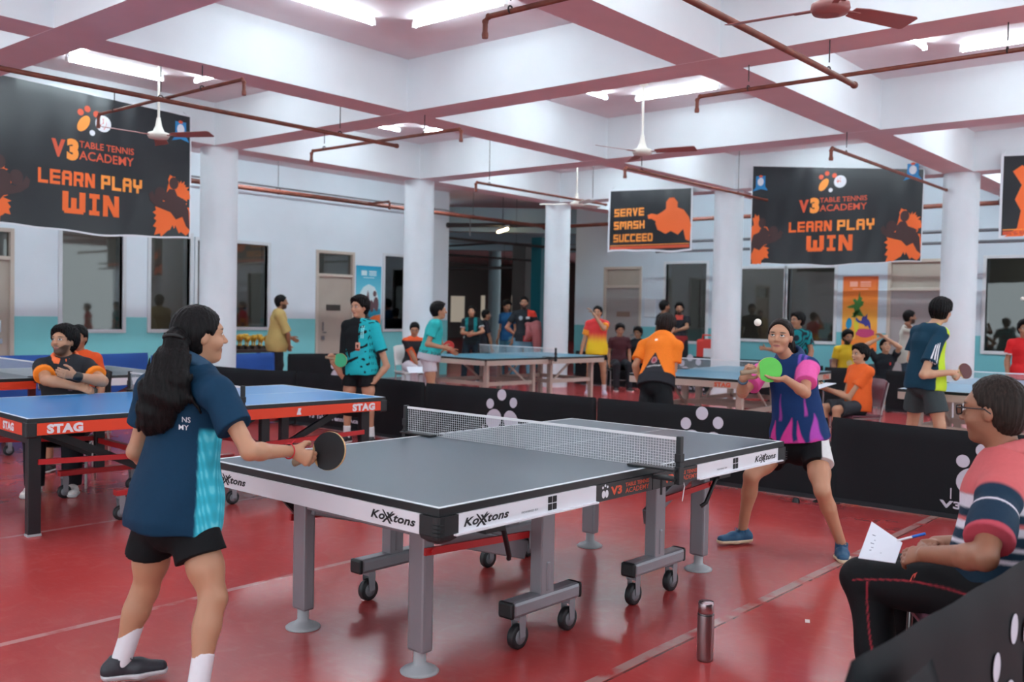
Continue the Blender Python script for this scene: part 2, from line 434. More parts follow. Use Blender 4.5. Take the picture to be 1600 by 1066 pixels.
M_lit = mat('lit_window_glow', (220, 214, 196), .5, emit=(lin((190, 178, 160)), .25))
for k, (x0, x1, y0, y1, dd) in enumerate(((704, 726, 463, 503, 33.2), (751, 758, 462, 500, 33.6), (799, 803, 462, 490, 32.6))):
    a, b = at(x0, y1, dd), at(x1, y0, dd)
    o = MB().box(((a[0]+b[0])/2, (a[1]+b[1])/2, (a[2]+b[2])/2), (abs(b-a)[:2].max() if False else np.linalg.norm((b-a)[:2]), .05, b[2]-a[2]), R=[[CR[0], -CR[1], 0], [CR[1], CR[0], 0], [0, 0, 1]]).build(f'window_{k+9}', M_lit); struct(o)

# ------------------------------------------------------------------ tube lights
M_tube = mat('tube_glow', (255, 255, 255), .4, emit=(lin((224, 245, 252)), TUBE_STRENGTH))
M_tubebase = mat('batten_white', (235, 235, 235), .4)
M_tube2 = mat('aisle_fill_glow', (255, 255, 255), .4, emit=(lin((224, 245, 252)), TUBE_STRENGTH*6.0))  # boosted glow for the added aisle tubes
M_tube3 = mat('dim_tube_glow', (255, 255, 255), .4, emit=(lin((240, 236, 226)), TUBE_STRENGTH*.3))
def tube_light(x, y, along_x, label, group, z=ZS-.0, tm=None):
    L = 1.16
    o = empty('tube_light', (x, y, z), 0 if along_x else PI/2, label, 'light', group)
    MB().boxb((-L/2, -.012, -.035), (L/2, .012, -.001)).build('batten', M_tubebase, o)
    MB().cyl((-L/2+.02, 0, -.055), (L/2-.02, 0, -.055), .019, n=10).build('glowing_tube', tm or M_tube, o)
    for sx in (-1, 1): MB().boxb((sx*(L/2-.012)-.012, -.022, -.078), (sx*(L/2-.012)+.012, .022, -.03)).build('end_cap', M_tubebase, o)
    return o
XC = [-5.9, -2.05, 1.8, 5.65, 9.5]; YC = [-4.65, -.85, 2.97, 6.72]
LL = {(1.8, 6.72, 'A'): 'long white tube light glowing above the large left banner',
      (1.8, 6.72, 'B'): 'tube light whose tip peeks from a pink beam right of the white-rod fan',
      (1.8, 2.97, 'A'): 'tube light at the top edge of the picture, left one of the bright pair',
      (1.8, 2.97, 'B'): 'tube light at the top edge of the picture, right one of the bright pair',
      (5.65, 6.72, 'A'): 'far tube light showing half below the crossing beams, left of its pair',
      (5.65, 6.72, 'B'): 'far tube light showing only its tip below the crossing beams, right of its pair',
      (5.65, 2.97, 'A'): 'tube light showing its tip left of the central fan rod',
      (5.65, 2.97, 'B'): 'long tube light right of the central fan rod',
      (5.65, -.85, 'A'): 'tube light showing its tip under the beam below the large fan',
      (5.65, -.85, 'B'): 'long tube light at the right edge near the top of the picture'}
for cx in XC:
    for cy in YC:
        for k, (dx, dy, ax) in {'A': (-.1, .83, True), 'B': (.75, 0., False), 'C': (.1, -.83, True), 'D': (-.75, 0., False)}.items():
            lab = LL.get((cx, cy, k))
            if lab: tube_light(cx+dx, cy+dy, ax, lab, 'tube lights on the ceiling')
            else: tube_light(cx+dx, cy+dy, ax, 'unseen tube light added to light the hall, behind the beams or above the picture', 'added unseen tube lights')  # unseen repeats of the ring, put in because the hall needs their light
# unseen strong tubes added to brighten the aisle walls behind the columns
for x in (5.6, 9.4, 1.8): tube_light(x, 9.9, True, 'unseen tube light added to brighten the left wall aisle, hidden by the beam', 'added aisle fill lights', tm=M_tube2)
for y in (7.0, 5.0, 3.0, 1.0, -1.0): tube_light(12.6, y, False, 'unseen tube light added to brighten the right wall aisle, hidden by the beam', 'added aisle fill lights', tm=M_tube2)
for x in (2.6, 5.2, 7.6, 10.2): tube_light(x, 13.4, True, 'unseen tube light added to brighten the closed room behind the left windows', 'added room fill lights', z=3.0, tm=M_tube)  # lamps added out of sight so the rooms behind the glass are not black
for y in (.8, 4.2, 7.2): tube_light(16.6, y, False, 'unseen tube light added to brighten the closed room behind the right windows', 'added room fill lights', z=3.0, tm=M_tube)
for k, (x, y) in enumerate(((13.2, 14.2), (15.6, 16.8), (17.4, 18.6))): tube_light(x, y, k % 2 == 0, 'unseen tube light added to lighten the dark corridor', 'added corridor fill lights', tm=M_tube)  # extra lamps out of sight, added to lift the corridor
p = at(786, 331, 23.0)
o = empty('tube_light', (p[0], p[1], 3.45), YAW+.25, 'yellowish tube light in the dark corridor', 'light')
MB().boxb((-.5, -.04, 0), (.5, .04, .06)).build('batten', M_tubebase, o)
MB().cyl((-.48, 0, -.025), (.48, 0, -.025), .03, n=10).build('glowing_tube', mat('warm_tube_glow', (255, 240, 200), .4, emit=(lin((255, 236, 180)), 9)), o)
MB().cyl((0, 0, .06), (0, 0, ZS-3.45), .008, n=6).build('hanger', M_blackp, o)

# ------------------------------------------------------------------ sprinkler pipes
def pipe(path, r, label, hang=(), m=M_rust, zt=ZS, name='sprinkler_pipe'):
    path = [np.array(q, float) for q in path]
    o = MB().tube(path, r, 10).build(name, m); tag(o, label, 'pipe')
    pts = path[1:-1] if len(path) > 2 else []
    for q in pts: MB().sphere(q, r*1.25, 10, 6).build('pipe_fitting', m, o)
    for q in (path[0], path[-1]):
        MB().lathe([(r*1.15, -.02), (r*1.3, 0), (r*1.15, .02)], 10, q, axis=(path[1]-path[0]) if q is path[0] else (path[-1]-path[-2])).build('pipe_fitting', m, o)
    for q in hang:
        q = np.array(q, float)
        h = MB().cyl(q+[0, 0, r+.05], (q[0], q[1], zt), .005, n=6)
        h.tube([q+[r*1.3*math.cos(a), 0, r*1.3*math.sin(a)+.01] for a in np.linspace(0, 2*PI, 13)], .006, 6)
        h.build('hanger', M_blackp, o)
    return o
ZP = 3.4
def drop(a, b, r=.02, end=1):
    """branch from a to b whose end turns down"""
    a, b = np.array(a, float), np.array(b, float); d = nrm(b-a)
    pts = [a] if end == 1 else [a+[0, 0, -.12], a+[0, 0, -.03], a+d*.03]
    return pts + [b-d*.03, b+[0, 0, -.03], b+[0, 0, -.12]]
pipe([(-6, 5.27, ZP), (3.95, 5.27, ZP)], .022, 'long rusty sprinkler pipe crossing in front of the large left banner', [(.95, 5.27, ZP), (3.1, 5.27, ZP)])
pipe(drop((1.03, 6.63, ZP+.035), (1.03, 4.05, ZP+.035), .016, 2), .016, 'rusty branch pipe crossing above the left banner with both ends turned down', [(1.03, 4.7, ZP+.035), (1.03, 6.3, ZP+.035)], zt=ZB)
pipe(drop((3.75, 6.6, ZP+.035), (3.75, 4.04, ZP+.035), .018, 2), .018, 'rusty branch pipe left of the second column with both ends turned down', [(3.75, 4.6, ZP+.035), (3.75, 6.35, ZP+.035)], zt=ZB)
pipe(drop((1.0, -.9, ZP+.035), (.98, 1.22, ZP+.035), .018), .018, 'rusty branch pipe at the top of the picture, its end turned down', [(.98, 1.0, ZP+.035)], zt=ZB)
pipe([(-3, -.1, ZP), (4.08, -.1, ZP)], .024, 'thick rusty pipe running from the top edge toward the right banner', [(3.55, -.1, ZP)], zt=ZB)
pipe(drop((3.88, -3.4, ZP+.04), (3.88, 1.25, ZP+.04), .017), .017, 'rusty branch pipe at the upper right, its left end turned down', [(3.88, .75, ZP+.04), (3.88, -1.3, ZP+.04)], zt=ZB)
pipe(drop((11.0, 3.95, ZP), (6.8, 3.95, ZP)), .02, 'rusty pipe under the beam left of the right banner', [(7.2, 3.95, ZP), (10, 3.95, ZP)], zt=ZS)
pipe(drop((11.2, 1.2, ZP), (6.85, 1.2, ZP)), .02, 'rusty pipe passing in front of the right banner top corner', [(7.3, 1.2, ZP)], zt=ZB)
pipe(drop((10.2, 6.6, ZP), (6.8, 6.6, ZP)), .02, 'rusty pipe between second and third columns, end turned down', [(7.1, 6.6, ZP), (9.8, 6.6, ZP)])
pipe([(-6, 10.5, 3.44), (13.4, 10.5, 3.44)], .04, 'thick dark red pipe along the left wall behind the columns', [(x, 10.5, 3.44) for x in (-1, 2, 6.1, 9.2, 11)])
pipe(drop((8.1, 10.5, 3.44), (8.1, 9.9, 3.44)), .02, 'short branch of the dark red pipe by the second column', [])
pipe([(13.4, 10.5, 3.42), (13.4, -8, 3.42)], .04, 'thick dark red pipe along the right wall behind the banners', [(13.4, y, 3.42) for y in (8, 5, 1, -2)])
pipe([(-6, 11.9, 3.72), (11.6, 11.9, 3.72), (12.1, 11.6, 3.6), (12.1, 11.6, 3.2)], .016, 'thin grey conduit high on the left wall', [], mat('grey_conduit', (110, 108, 112), .5))
for k, z in enumerate((3.05, 2.85)): pipe([(14.2, 8, z), (14.2, -8, z)], .03, ('upper' if k == 0 else 'lower') + ' grey pipe of the pair behind the right banners', [(14.2, 4, z), (14.2, 0, z)], mat('dark_grey_pipe', (92, 92, 98), .5))
rr = random.Random(3)
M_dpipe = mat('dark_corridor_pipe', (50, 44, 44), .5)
for k, (xa, ya, xb, yb, D) in enumerate(((700, 352, 905, 352, 22), (700, 372, 905, 391, 24), (700, 358, 860, 345, 25), (700, 398, 870, 410, 27), (700, 420, 830, 418, 30), (690, 385, 905, 372, 29))):
    a, b = at(xa, ya, D), at(xb, yb, D+2)
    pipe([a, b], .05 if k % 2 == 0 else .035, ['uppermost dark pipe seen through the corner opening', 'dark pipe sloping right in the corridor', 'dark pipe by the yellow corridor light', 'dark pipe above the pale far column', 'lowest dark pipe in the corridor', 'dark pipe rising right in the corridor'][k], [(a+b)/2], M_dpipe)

# ------------------------------------------------------------------ ceiling fans
M_fan = mat('fan_brown', (150, 92, 88), .4); M_fanw = mat('fan_cream', (222, 216, 206), .4)
def fan(x, y, z, ang, label, body, blade):
    o = empty('ceiling_fan', (x, y, z), ang, label, 'fan', 'ceiling fans')
    MB().cyl((0, 0, .1), (0, 0, ZS-z-.06), .013, n=10).build('down_rod', M_fanw, o)
    MB().lathe([(.02, -.1), (.055, -.08), (.06, -.01)], 16, (0, 0, ZS-z)).build('ceiling_canopy', M_fanw, o)
    MB().lathe([(.05, -.035), (.1, -.025), (.115, .0), (.11, .03), (.06, .05), (.035, .11), (.02, .2)], 24).build('motor_housing', body, o)
    for k in range(3):
        a = 2*PI*k/3; c, s = math.cos(a), math.sin(a); R = np.array([[c, -s, 0], [s, c, 0], [0, 0, 1]])
        b = MB(); tilt = math.radians(-13)
        P = []
        for (u, w) in ((.16, .045), (.25, .06), (.62, .072), (.64, .06)):
            for sg in (-1, 1): P.append((u, sg*w, .005+sg*w*math.tan(tilt)))
        P2 = [R @ np.array(q) for q in P]; P3 = [q+[0, 0, .005] for q in P2]; n = len(P2)
        fs = [(2*i, 2*i+2, 2*i+3, 2*i+1) for i in range(3)]
        b.add(P2+P3, [tuple(reversed(f)) for f in fs] + [tuple(q+n for q in f) for f in fs] +
              [(2*i, 2*i+n, 2*i+2+n, 2*i+2) for i in range(3)] + [(2*i+1, 2*i+3, 2*i+3+n, 2*i+1+n) for i in range(3)] + [(0, 1, 1+n, n), (6, 6+n, 7+n, 7)])
        b.bar(R @ np.array([.09, 0, .005]), R @ np.array([.22, 0, .005]), .035, .008)
        b.build('fan_blade', blade, o)
    return o
fan(1.72, 6.66, 3.32, -1.1, 'fan with white rod hanging in front of the large left banner', M_fanw, M_fan)
fan(5.72, 3.0, 3.36, .75, 'fan on a white rod hanging in the middle of the hall', M_fanw, M_fan)
fan(9.5, 6.72, 3.34, 0, 'farthest fan, hanging in front of the third column', M_fanw, M_fanw)
fan(1.76, -.83, 3.3, -.44, 'largest nearest fan at the top right edge of the picture', M_fan, M_fan)
# ------------------------------------------------------------------ table-tennis tables
M_legsteel = mat('grey_leg_paint', (140, 138, 144), .38, .3, bump=(90, .02))
M_footgrey = mat('pale_grey_plastic', (168, 172, 176), .45)
M_rubber = mat('wheel_rubber', (30, 32, 36), .5)
M_hub = mat('wheel_hub_grey', (120, 122, 128), .4)
M_red = mat('red_bar_paint', (188, 32, 36), .4)
M_edge = mat('black_edge', (22, 23, 26), .4)
M_apron = mat('white_apron', (226, 224, 230), .45)
M_line = mat('white_line_paint', (226, 232, 234), .5)
M_cord = mat('net_thread', (196, 198, 202), .8)
M_tape = mat('net_tape', (226, 224, 226), .7)
M_inkblack = mat('black_ink', (20, 20, 24), .6)
TL, TW, TH = 1.37, .7625, .76

def net_mesh():
    mb = MB(); n = 122; w = 2*TW+.29; h = .142
    for i in range(n+1):
        x = -w/2 + w*i/n; mb.boxb((x-.0008, -.0008, .002), (x+.0008, .0008, h))
    for j in range(12):
        z = .004+h*j/11.5; mb.boxb((-w/2, -.0007, z-.0008), (w/2, .0007, z+.0008))
    return mb.mesh('net_mesh')
NETME = net_mesh()
def net(loc, rotz, label, post_mat, posts='heavy'):
    """net across the local y axis of a table, standing on its top"""
    o = empty('table_tennis_net', loc, rotz, label, 'net', 'table tennis nets')
    n = link('net_mesh', NETME if NETME.users == 0 or NETME.materials else NETME, o)
    if not NETME.materials: NETME.materials.append(M_cord)
    n.rotation_euler = (0, 0, PI/2)
    w = TW+.145
    MB().boxb((-.004, -w, .140), (.004, w, .1525)).build('net_tape', M_tape, o)
    for s in (-1, 1):
        y = s*(TW+.1525)
        p = MB().boxb((-.014, y-.012, -.03), (.014, y+.012, .158)); p.boxb((-.018, y-.016, .04), (.018, y+.016, .08))
        po = p.build('post', post_mat, o, bevel=.003)
        c = MB().boxb((-.05, min(s*(TW-.1), y), .0015), (.05, max(s*(TW-.1), y), .011)); c.boxb((-.04, min(s*(TW+.03), y), -.045), (.04, max(s*(TW+.03), y), -.033))
        c.boxb((-.02, y-.014, -.06), (.02, y+.014, .02)); c.cyl((0, s*(TW+.06), -.12), (0, s*(TW+.06), -.04), .006, n=8)
        c.build('clamp', post_mat, o, bevel=.002)
        MB().tube([(.018, y, -.02), (.03, y+s*.012, -.07), (.026, y+s*.004, -.14)], .0022, 6).build('tension_cord', M_tape, o)
    return o

def table_top(o, top_mat, z=TH, name='tabletop'):
    for s in (-1, 1):
        t = MB().boxb((min(0.002*s, s*TL), -TW, z-.03), (max(0.002*s, s*TL), TW, z-.0006)).build(name, [top_mat], o)
        l = MB(); e = .0006
        x0, x1 = sorted((.004*s, s*(TL-.002)))
        l.boxb((x0, TW-.02, z-e), (x1, TW-.002, z)); l.boxb((x0, -TW+.002, z-e), (x1, -TW+.02, z))
        xe = sorted((s*(TL-.02), s*(TL-.002))); l.boxb((xe[0], -TW+.02, z-e), (xe[1], TW-.02, z)); l.boxb((x0, -.0015, z-e), (xe[0] if s > 0 else xe[1], .0015, z))
        l.build('white_lines', M_line, t)
        d = MB(); f = sorted((s*TL, s*(TL+.004)))
        d.boxb((f[0], -TW-.004, z-.03), (f[1], TW+.004, z-.001)); d.boxb((sorted((0, s*TL))[0], TW, z-.03), (sorted((0, s*TL))[1], TW+.004, z-.001)); d.boxb((sorted((0, s*TL))[0], -TW-.004, z-.03), (sorted((0, s*TL))[1], -TW, z-.001))
        d.build('edge_band', M_edge, t)

def caster(o, x, y, ztop, r=.055):
    w = MB()
    b = MB().boxb((x-.02, y-.03, ztop-.02), (x+.02, y+.03, ztop)); 
    for s in (-1, 1): b.prism([(-.02, 0), (.025, 0), (.02, -(ztop-r)-.012+.02), (-.012, -(ztop-r)-.012+.02)], (x, y+s*.024, ztop-.01), (1, 0, 0), (0, 0, 1), .003*1)
    w.lathe([(r*.62, -.017), (r*.94, -.017), (r, -.010), (r, .010), (r*.94, .017), (r*.62, .017)], 24, (x, y, r), axis=(0, 1, 0))
    c = w.build('wheel', M_rubber, o)
    MB().lathe([(.008, -.021), (r*.6, -.0185), (r*.6, .0185), (.008, .021)], 20, (x, y, r), axis=(0, 1, 0)).build('wheel_hub', M_hub, c)
    b.build('caster_fork', M_legsteel, c)

def marks(mb, O, U, V, k=.012):
    for i in (-1, 1):
        for j in (-1, 1):
            O2 = np.array(O)+np.array(U)*i*k*1.15+np.array(V)*j*k*1.15
            mb.prism([(-k, -k), (k, -k), (k, k), (-k, k)], O2, U, V, .0006)

def main_table():
    o = empty('table_tennis_table', (0, 0, 0), math.radians(-1.2), 'grey topped table tennis table in front with white apron and wheels', 'table')
    top = mat('slate_table_paint', (72, 86, 97), .33, spec=.45, bump=(300, .02))
    table_top(o, top)
    z0, z1 = .655, .729
    U1, U2 = np.array([1., 0, 0]), np.array([0, -1., 0]); V = np.array([0, 0, 1.])
    # aprons: each length of rail is a part, black stickers near the net
    y = -TW-.002
    for (x0, x1, nm) in ((-TL+.06, -.44, 'side_apron'), (.40, TL-.05, 'side_apron')):
        for s in (-1, 1):
            a = MB().boxb((x0, s*TW-.012, z0), (x1, s*TW+.012 if s < 0 else s*TW+.012, z1)); a.boxb((x0, s*TW-.03, z0), (x1, s*TW+.012, z0+.006))
            ap = a.build(nm, M_apron, o)
            if s < 0:
                t = MB(); yy = -TW-.0128
                xs = ((-1.13, 1), (-.74, 0)) if x0 < 0 else ((1.13, 1), (.79, 0))
                for xx, big in xs:
                    if big:
                        lettering(t, 'KoXtons', (xx, yy, .694), U1, V, .030, bold=.035, shear=.3, width=.25)
                        t.prism([(-.03, -.022), (-.018, -.022), (.035, .026), (.028, .026)], (xx-.03, yy, .69), U1, V, .0006); t.prism([(-.03, .026), (-.022, .026), (.025, -.022), (.012, -.022)], (xx-.03, yy, .69), U1, V, .0006)
                    else:
                        marks(t, (xx+.0, yy, .696), U1, V, .013); lettering(t, 'POWERED BY', (xx-.14, yy, .683), U1, V, .008, width=.1)
                t.build('apron_lettering', M_inkblack, ap)
    for (x0, x1) in ((-.44, -.003), (.003, .40)):
        for s in (-1, 1):
            ap = MB().boxb((x0, s*TW-.012, z0), (x1, s*TW+.012, z1)).build('sticker_apron', M_edge, o)
            if s < 0:
                yy = -TW-.0128; t = MB(); xo = -.23 if x0 < 0 else .2
                lettering(t, 'V3', (xo-.06, yy, .692), U1, V, .034, bold=.05, width=.085)
                lettering(t, 'TABLE TENNIS', (xo+.105, yy, .706), U1, V, .017, bold=.02, width=.19); lettering(t, 'ACADEMY', (xo+.105, yy, .68), U1, V, .022, bold=.01, width=.19)
                t.build('sticker_lettering', M_darkor, ap)
                if x0 < 0:
                    q = MB(); c0 = np.array([-.375, yy, .692])
                    for (a, b, ra, rb) in ((-.012, -.008, .012, .017), (.012, -.008, .012, .017), (-.017, .022, .006, .006), (0, .029, .006, .006), (.017, .022, .006, .006)):
                        q.prism(ring(14, ra, rb), c0+U1*a+V*b, U1, V, .0006)
                    q.build('sticker_emblem', M_white, ap)
    for s in (-1, 1):
        ap = MB().boxb((min(s*TL-.012, s*TL+.012), -TW+.06, z0), (max(s*TL-.012, s*TL+.012), TW-.06, z1)).build('end_apron', M_apron, o)
        if s < 0:
            t = MB(); xx = -TL-.0128
            for yy in (-.53, .56):
                lettering(t, 'KoXtons', (xx, yy, .694), U2, V, .030, bold=.035, shear=.3, width=.25)
                t.prism([(-.03, -.022), (-.018, -.022), (.035, .026), (.028, .026)], (xx, yy+.03, .69), U2, V, .0006); t.prism([(-.03, .026), (-.022, .026), (.025, -.022), (.012, -.022)], (xx, yy+.03, .69), U2, V, .0006)
            t.build('apron_lettering', M_inkblack, ap)
        for sy in (-1, 1):
            c = MB(); X, Y = s*TL, sy*TW
            poly = [(0, 0), (.018, 0), (.018, -.075), (.010, -.098), (-.06, -.098), (-.07, -.08), (-.075, 0)]
            # rounded corner shell following both sides
            pts = [(-.085, .016), (-.012, .018), (.006, .014), (.014, .006), (.018, -.012), (.016, -.085), (-.0, -.085), (-.085, 0)]
            zz = [TH-.031, .66, .645, .635]; ins = [1, 1, .9, .55]
            vs = []
            for z, q in zip(zz, ins):
                for (a, b) in pts: vs.append((X+s*(a*q+(.0)), Y+sy*(b*q), z))
            n = len(pts); fs = [(i*n+k, i*n+(k+1) % n, (i+1)*n+(k+1) % n, (i+1)*n+k) for i in range(3) for k in range(n)]+[tuple(range(3*n, 4*n)), tuple(range(n))]
            c.add(vs, fs)
            for k in range(4): c.box((X+s*.004, Y+sy*.0, .70-.014*k), (.036, .036, .003))
            c.build('corner_guard', M_blackp, o)
    # end legs with discs
    for s in (-1, 1):
        for sy in (-1, 1):
            x, yv = s*1.1, sy*.39
            l = MB().boxb((x-.03, yv-.048, .085), (x+.03, yv+.048, .70)).build('leg', M_legsteel, o, bevel=.012)
            MB().lathe([(.078, .0), (.08, .006), (.07, .014), (.035, .03), (.026, .04), (.026, .09)], 28, (x, yv, 0)).build('levelling_foot', M_footgrey, l)
        MB().boxb((s*1.1-.025, -.342, .555), (s*1.1+.025, .342, .65)).build('end_crossbar', M_legsteel, o, bevel=.006)
        for sy in (-1, 1):
            x, yv = s*.46, sy*.5
            pst = MB().boxb((x-.045, yv-.034, .2), (x+.045, yv+.034, .73)); pst.boxb((x+s*.0-.012, yv-sy*.0-.04, .23), (x+.012, yv+.04, .36))
            pst.build('inner_post', M_legsteel, o, bevel=.006)
            foot = MB().boxb((x-.235, yv-.042, .15), (x+.235, yv+.042, .222)).build('base_beam', M_legsteel, o, bevel=.016)
            for k in (-1, 1): MB().boxb((x+k*.236-.012, yv-.0425, .149), (x+k*.236+.012, yv+.0425, .223)).build('end_cap', M_blackp, foot, bevel=.014)
            for k in (-.19, .16): caster(o, x+s*k, yv, .15)
            # long side beam sloping from the post to the end frame, red folding bar
            MB().bar((x+s*.03, sy*.42, .40), (s*1.09, sy*.335, .57), .035, .085).build('side_beam', M_legsteel, o, bevel=.006)
            b = MB().bar((s*1.135, sy*.447, .505), (s*.5, sy*.45, .475), .012, .03); b.cyl((s*1.1, sy*.44, .505), (s*1.1, sy*.463, .505), .012, n=10)
            b.build('folding_bar', M_red, o)
        MB().boxb((s*.46-.03, -.47, .62), (s*.46+.03, .47, .70)).build('inner_crossbar', M_legsteel, o, bevel=.006)
        MB().bar((s*1.16, .5, .62), (s*.98, .5, .43), .02, .035).build('folding_strut', M_blackp, o)
        h = MB().tube([(s*.93, -.62, .60), (s*.86, -.62, .58), (s*.80, -.60, .46), (s*.78, -.58, .44)], .011, 8); h.boxb((s*.93-.06, -.64, .585), (s*.93+.06, -.59, .61))
        h.build('release_handle', M_blackp, o)
    return o
main_table()
net((0, 0, TH), math.radians(-1.2), 'net of the grey table in front, black posts and white tape', M_blackp)

def plain_table(x, y, rot, label, top_rgb, apron_mats, leg_mat, brace_mat, kind, letters=None, lmat=None):
    o = empty('table_tennis_table', (x, y, 0), rot, label, 'table')
    table_top(o, mat('table_paint_%d_%d_%d' % top_rgb, top_rgb, .3, spec=.5))
    z0, z1 = .655, .729
    for i, s in enumerate((-1, 1)):
        m = apron_mats[i]
        for sy in (-1, 1):
            x0, x1 = sorted((s*.01, s*(TL-.03)))
            ap = MB().boxb((x0, sy*TW-.012, z0), (x1, sy*TW+.012, z1)).build('side_apron', m, o)
            if letters and sy < 0:
                t = MB(); lettering(t, letters, (s*(TL-.22), -TW-.0128, .692), (1, 0, 0), (0, 0, 1), .05, bold=.06, width=.22)
                t.prism([(-.02, -.025), (.02, -.025), (.012, .0), (.02, .025), (-.005, .025)], (s*.55, -TW-.0126, .692), (1, 0, 0), (0, 0, 1), .0006)
                t.build('apron_lettering', lmat, ap)
        x0, x1 = sorted((s*TL-.012, s*TL+.012))
        ap = MB().boxb((x0, -TW+.02, z0), (x1, TW-.02, z1)).build('end_apron', m, o)
        if letters and s < 0:
            t = MB(); lettering(t, letters, (-TL-.0128, -TW+.3, .692), (0, -1, 0), (0, 0, 1), .045, bold=.06, width=.2); t.build('apron_lettering', lmat, ap)
        for sy in (-1, 1):
            if kind == 'stag':
                c = MB().box((s*(TL-.02), sy*(TW-.02), .69), (.07, .07, .1)).build('corner_guard', M_blackp, o, bevel=.01)
                lx, ly = s*1.28, sy*.60
                l = MB().boxb((lx-.04, ly-.028, .012), (lx+.04, ly+.028, .70)).build('leg', leg_mat, o, bevel=.005)
                MB().boxb((lx-.042, ly-.03, 0), (lx+.042, ly+.03, .014)).build('foot_pad', M_footgrey, l)
                MB().boxb((s*.42-.035, sy*.5-.025, .2), (s*.42+.035, sy*.5+.025, .72)).build('inner_post', leg_mat, o, bevel=.004)
                bb = MB().boxb((min(s*.12, s*.72), sy*.5-.03, .17), (max(s*.12, s*.72), sy*.5+.03, .21)).build('base_beam', brace_mat, o, bevel=.004)
                for k in (.16, .68): caster(o, s*k, sy*.5, .17, .05)
                MB().bar((s*1.26, sy*.635, .47), (s*.42, sy*.53, .43), .015, .035).build('folding_bar', brace_mat, o)
                MB().bar((s*1.24, sy*.45, .68), (s*.5, sy*.45, .33), .03, .05).build('side_beam', leg_mat, o)
            else:
                for lx in (1.2, .2):
                    l = MB().boxb((s*lx-.028, sy*.60-.04, .01), (s*lx+.028, sy*.60+.04, .70)).build('leg', leg_mat, o, bevel=.004)
                    MB().boxb((s*lx-.032, sy*.60-.044, 0), (s*lx+.032, sy*.60+.044, .02)).build('foot_pad', M_blackp, l)
                MB().boxb((min(s*.23, s*1.17), sy*.60-.02, .33), (max(s*.23, s*1.17), sy*.60+.02, .39)).build('side_stretcher', leg_mat, o)
                MB().bar((s*.30, sy*.56, .36), (s*.75, sy*.56, .68), .02, .03).build('folding_strut', brace_mat, o)
        if kind == 'stag':
            MB().boxb((s*1.28-.02, -.57, .58), (s*1.28+.02, .57, .66)).build('end_crossbar', leg_mat, o)
            MB().boxb((s*.42-.02, -.475, .4), (s*.42+.02, .475, .44)).build('inner_crossbar', brace_mat, o)
        else:
            for lx in (1.2, .2): MB().boxb((s*lx-.02, -.56, .33), (s*lx+.02, .56, .39)).build('end_stretcher', leg_mat, o)
    return o
M_blackleg = mat('black_leg_paint', (32, 30, 34), .4, .2)
M_stagor = mat('orange_apron', (222, 62, 26), .42)
M_wood = mat('beige_leg_paint', (188, 170, 158), .5)
M_maroon = mat('dark_red_bar', (128, 34, 32), .45)
TR = math.radians
plain_table(.16, 3.55, TR(-4.5), 'blue topped table with orange apron and black legs behind the girl with the ponytail', (22, 126, 194), (M_stagor, M_stagor), M_blackleg, M_red, 'stag', 'STAG', M_white)
net((.16, 3.55, TH), TR(-4.5), 'net of the blue table with orange apron', M_blackp)
plain_table(.28, 6.98, TR(-3), 'dark grey table at the far left behind the man in black and orange polo', (92, 104, 112), (M_stagor, M_apron), M_maroon, M_maroon, 'stag')
net((.28, 6.98, TH), TR(-3), 'net of the dark grey table at the far left', M_blackp)
plain_table(8.4, 7.1, TR(-6), 'blue topped beige legged table before the third column', (58, 142, 168), (M_wood, M_wood), M_wood, M_wood, 'plain')
net((8.4, 7.1, TH), TR(-6), 'net of the beige legged table before the third column', M_blackleg)
plain_table(7.4, 2.6, TR(3), 'blue topped beige legged table behind the serving girl', (60, 136, 164), (M_wood, M_wood), M_wood, M_wood, 'plain', 'STAG', M_darkor)
net((7.4, 2.6, TH), TR(3), 'net of the beige legged table behind the serving girl', M_blackleg)
plain_table(7.65, -.57, TR(0), 'pale blue topped table beside the boy in navy and lime shirt', (120, 168, 196), (M_wood, M_wood), M_wood, M_wood, 'plain')
net((7.65, -.57, TH), TR(0), 'net of the pale blue table at the right edge', M_blackleg)

# ------------------------------------------------------------------ court barriers
M_cloth = mat('black_barrier_cloth', (20, 22, 26), .7, spec=.25, bump=(260, .08), noise=(1.5, .12))
M_clothb = mat('blue_barrier_cloth', (20, 78, 160), .6, bump=(200, .08), noise=(1.5, .12))
M_hem = mat('barrier_hem', (40, 43, 47), .65, spec=.25)
def emblem(mb, O, U, V, s):
    """circles over two crossed bats, cropped into a mark"""
    O, U, V = (np.array(q, float) for q in (O, U, V))
    for (a, b, r) in ((-.17, .17, .052), (-.02, .27, .058), (.14, .2, .052)):
        mb.prism(ring(20, r*s), O+U*a*s+V*b*s, U, V, .001)
    for sg in (-1, 1):
        c, d = math.cos(.7*sg), math.sin(.7*sg)
        P = [(x*c-y*d, x*d+y*c) for x, y in [(px, py*1.15+.02) for px, py in ring(20, .095)]]
        mb.prism([(p*s+sg*.13*s, q*s) for p, q in P], O, U, V, .001+.0004*sg)
        mb.prism([(sg*.05*s+a*s, -.14*s+b*s) for a, b in ((-.018, -.05), (.018, -.05), (.018+sg*.05, .05), (-.018+sg*.05, .05))], O, U, V, .001)
    for k in range(7): mb.prism([(-.26*s+.075*k*s, -.15*s), (-.25*s+.075*k*s, -.15*s), (-.25*s+.075*k*s, -.06*s), (-.26*s+.075*k*s, -.06*s)], O, U, V, .0006)
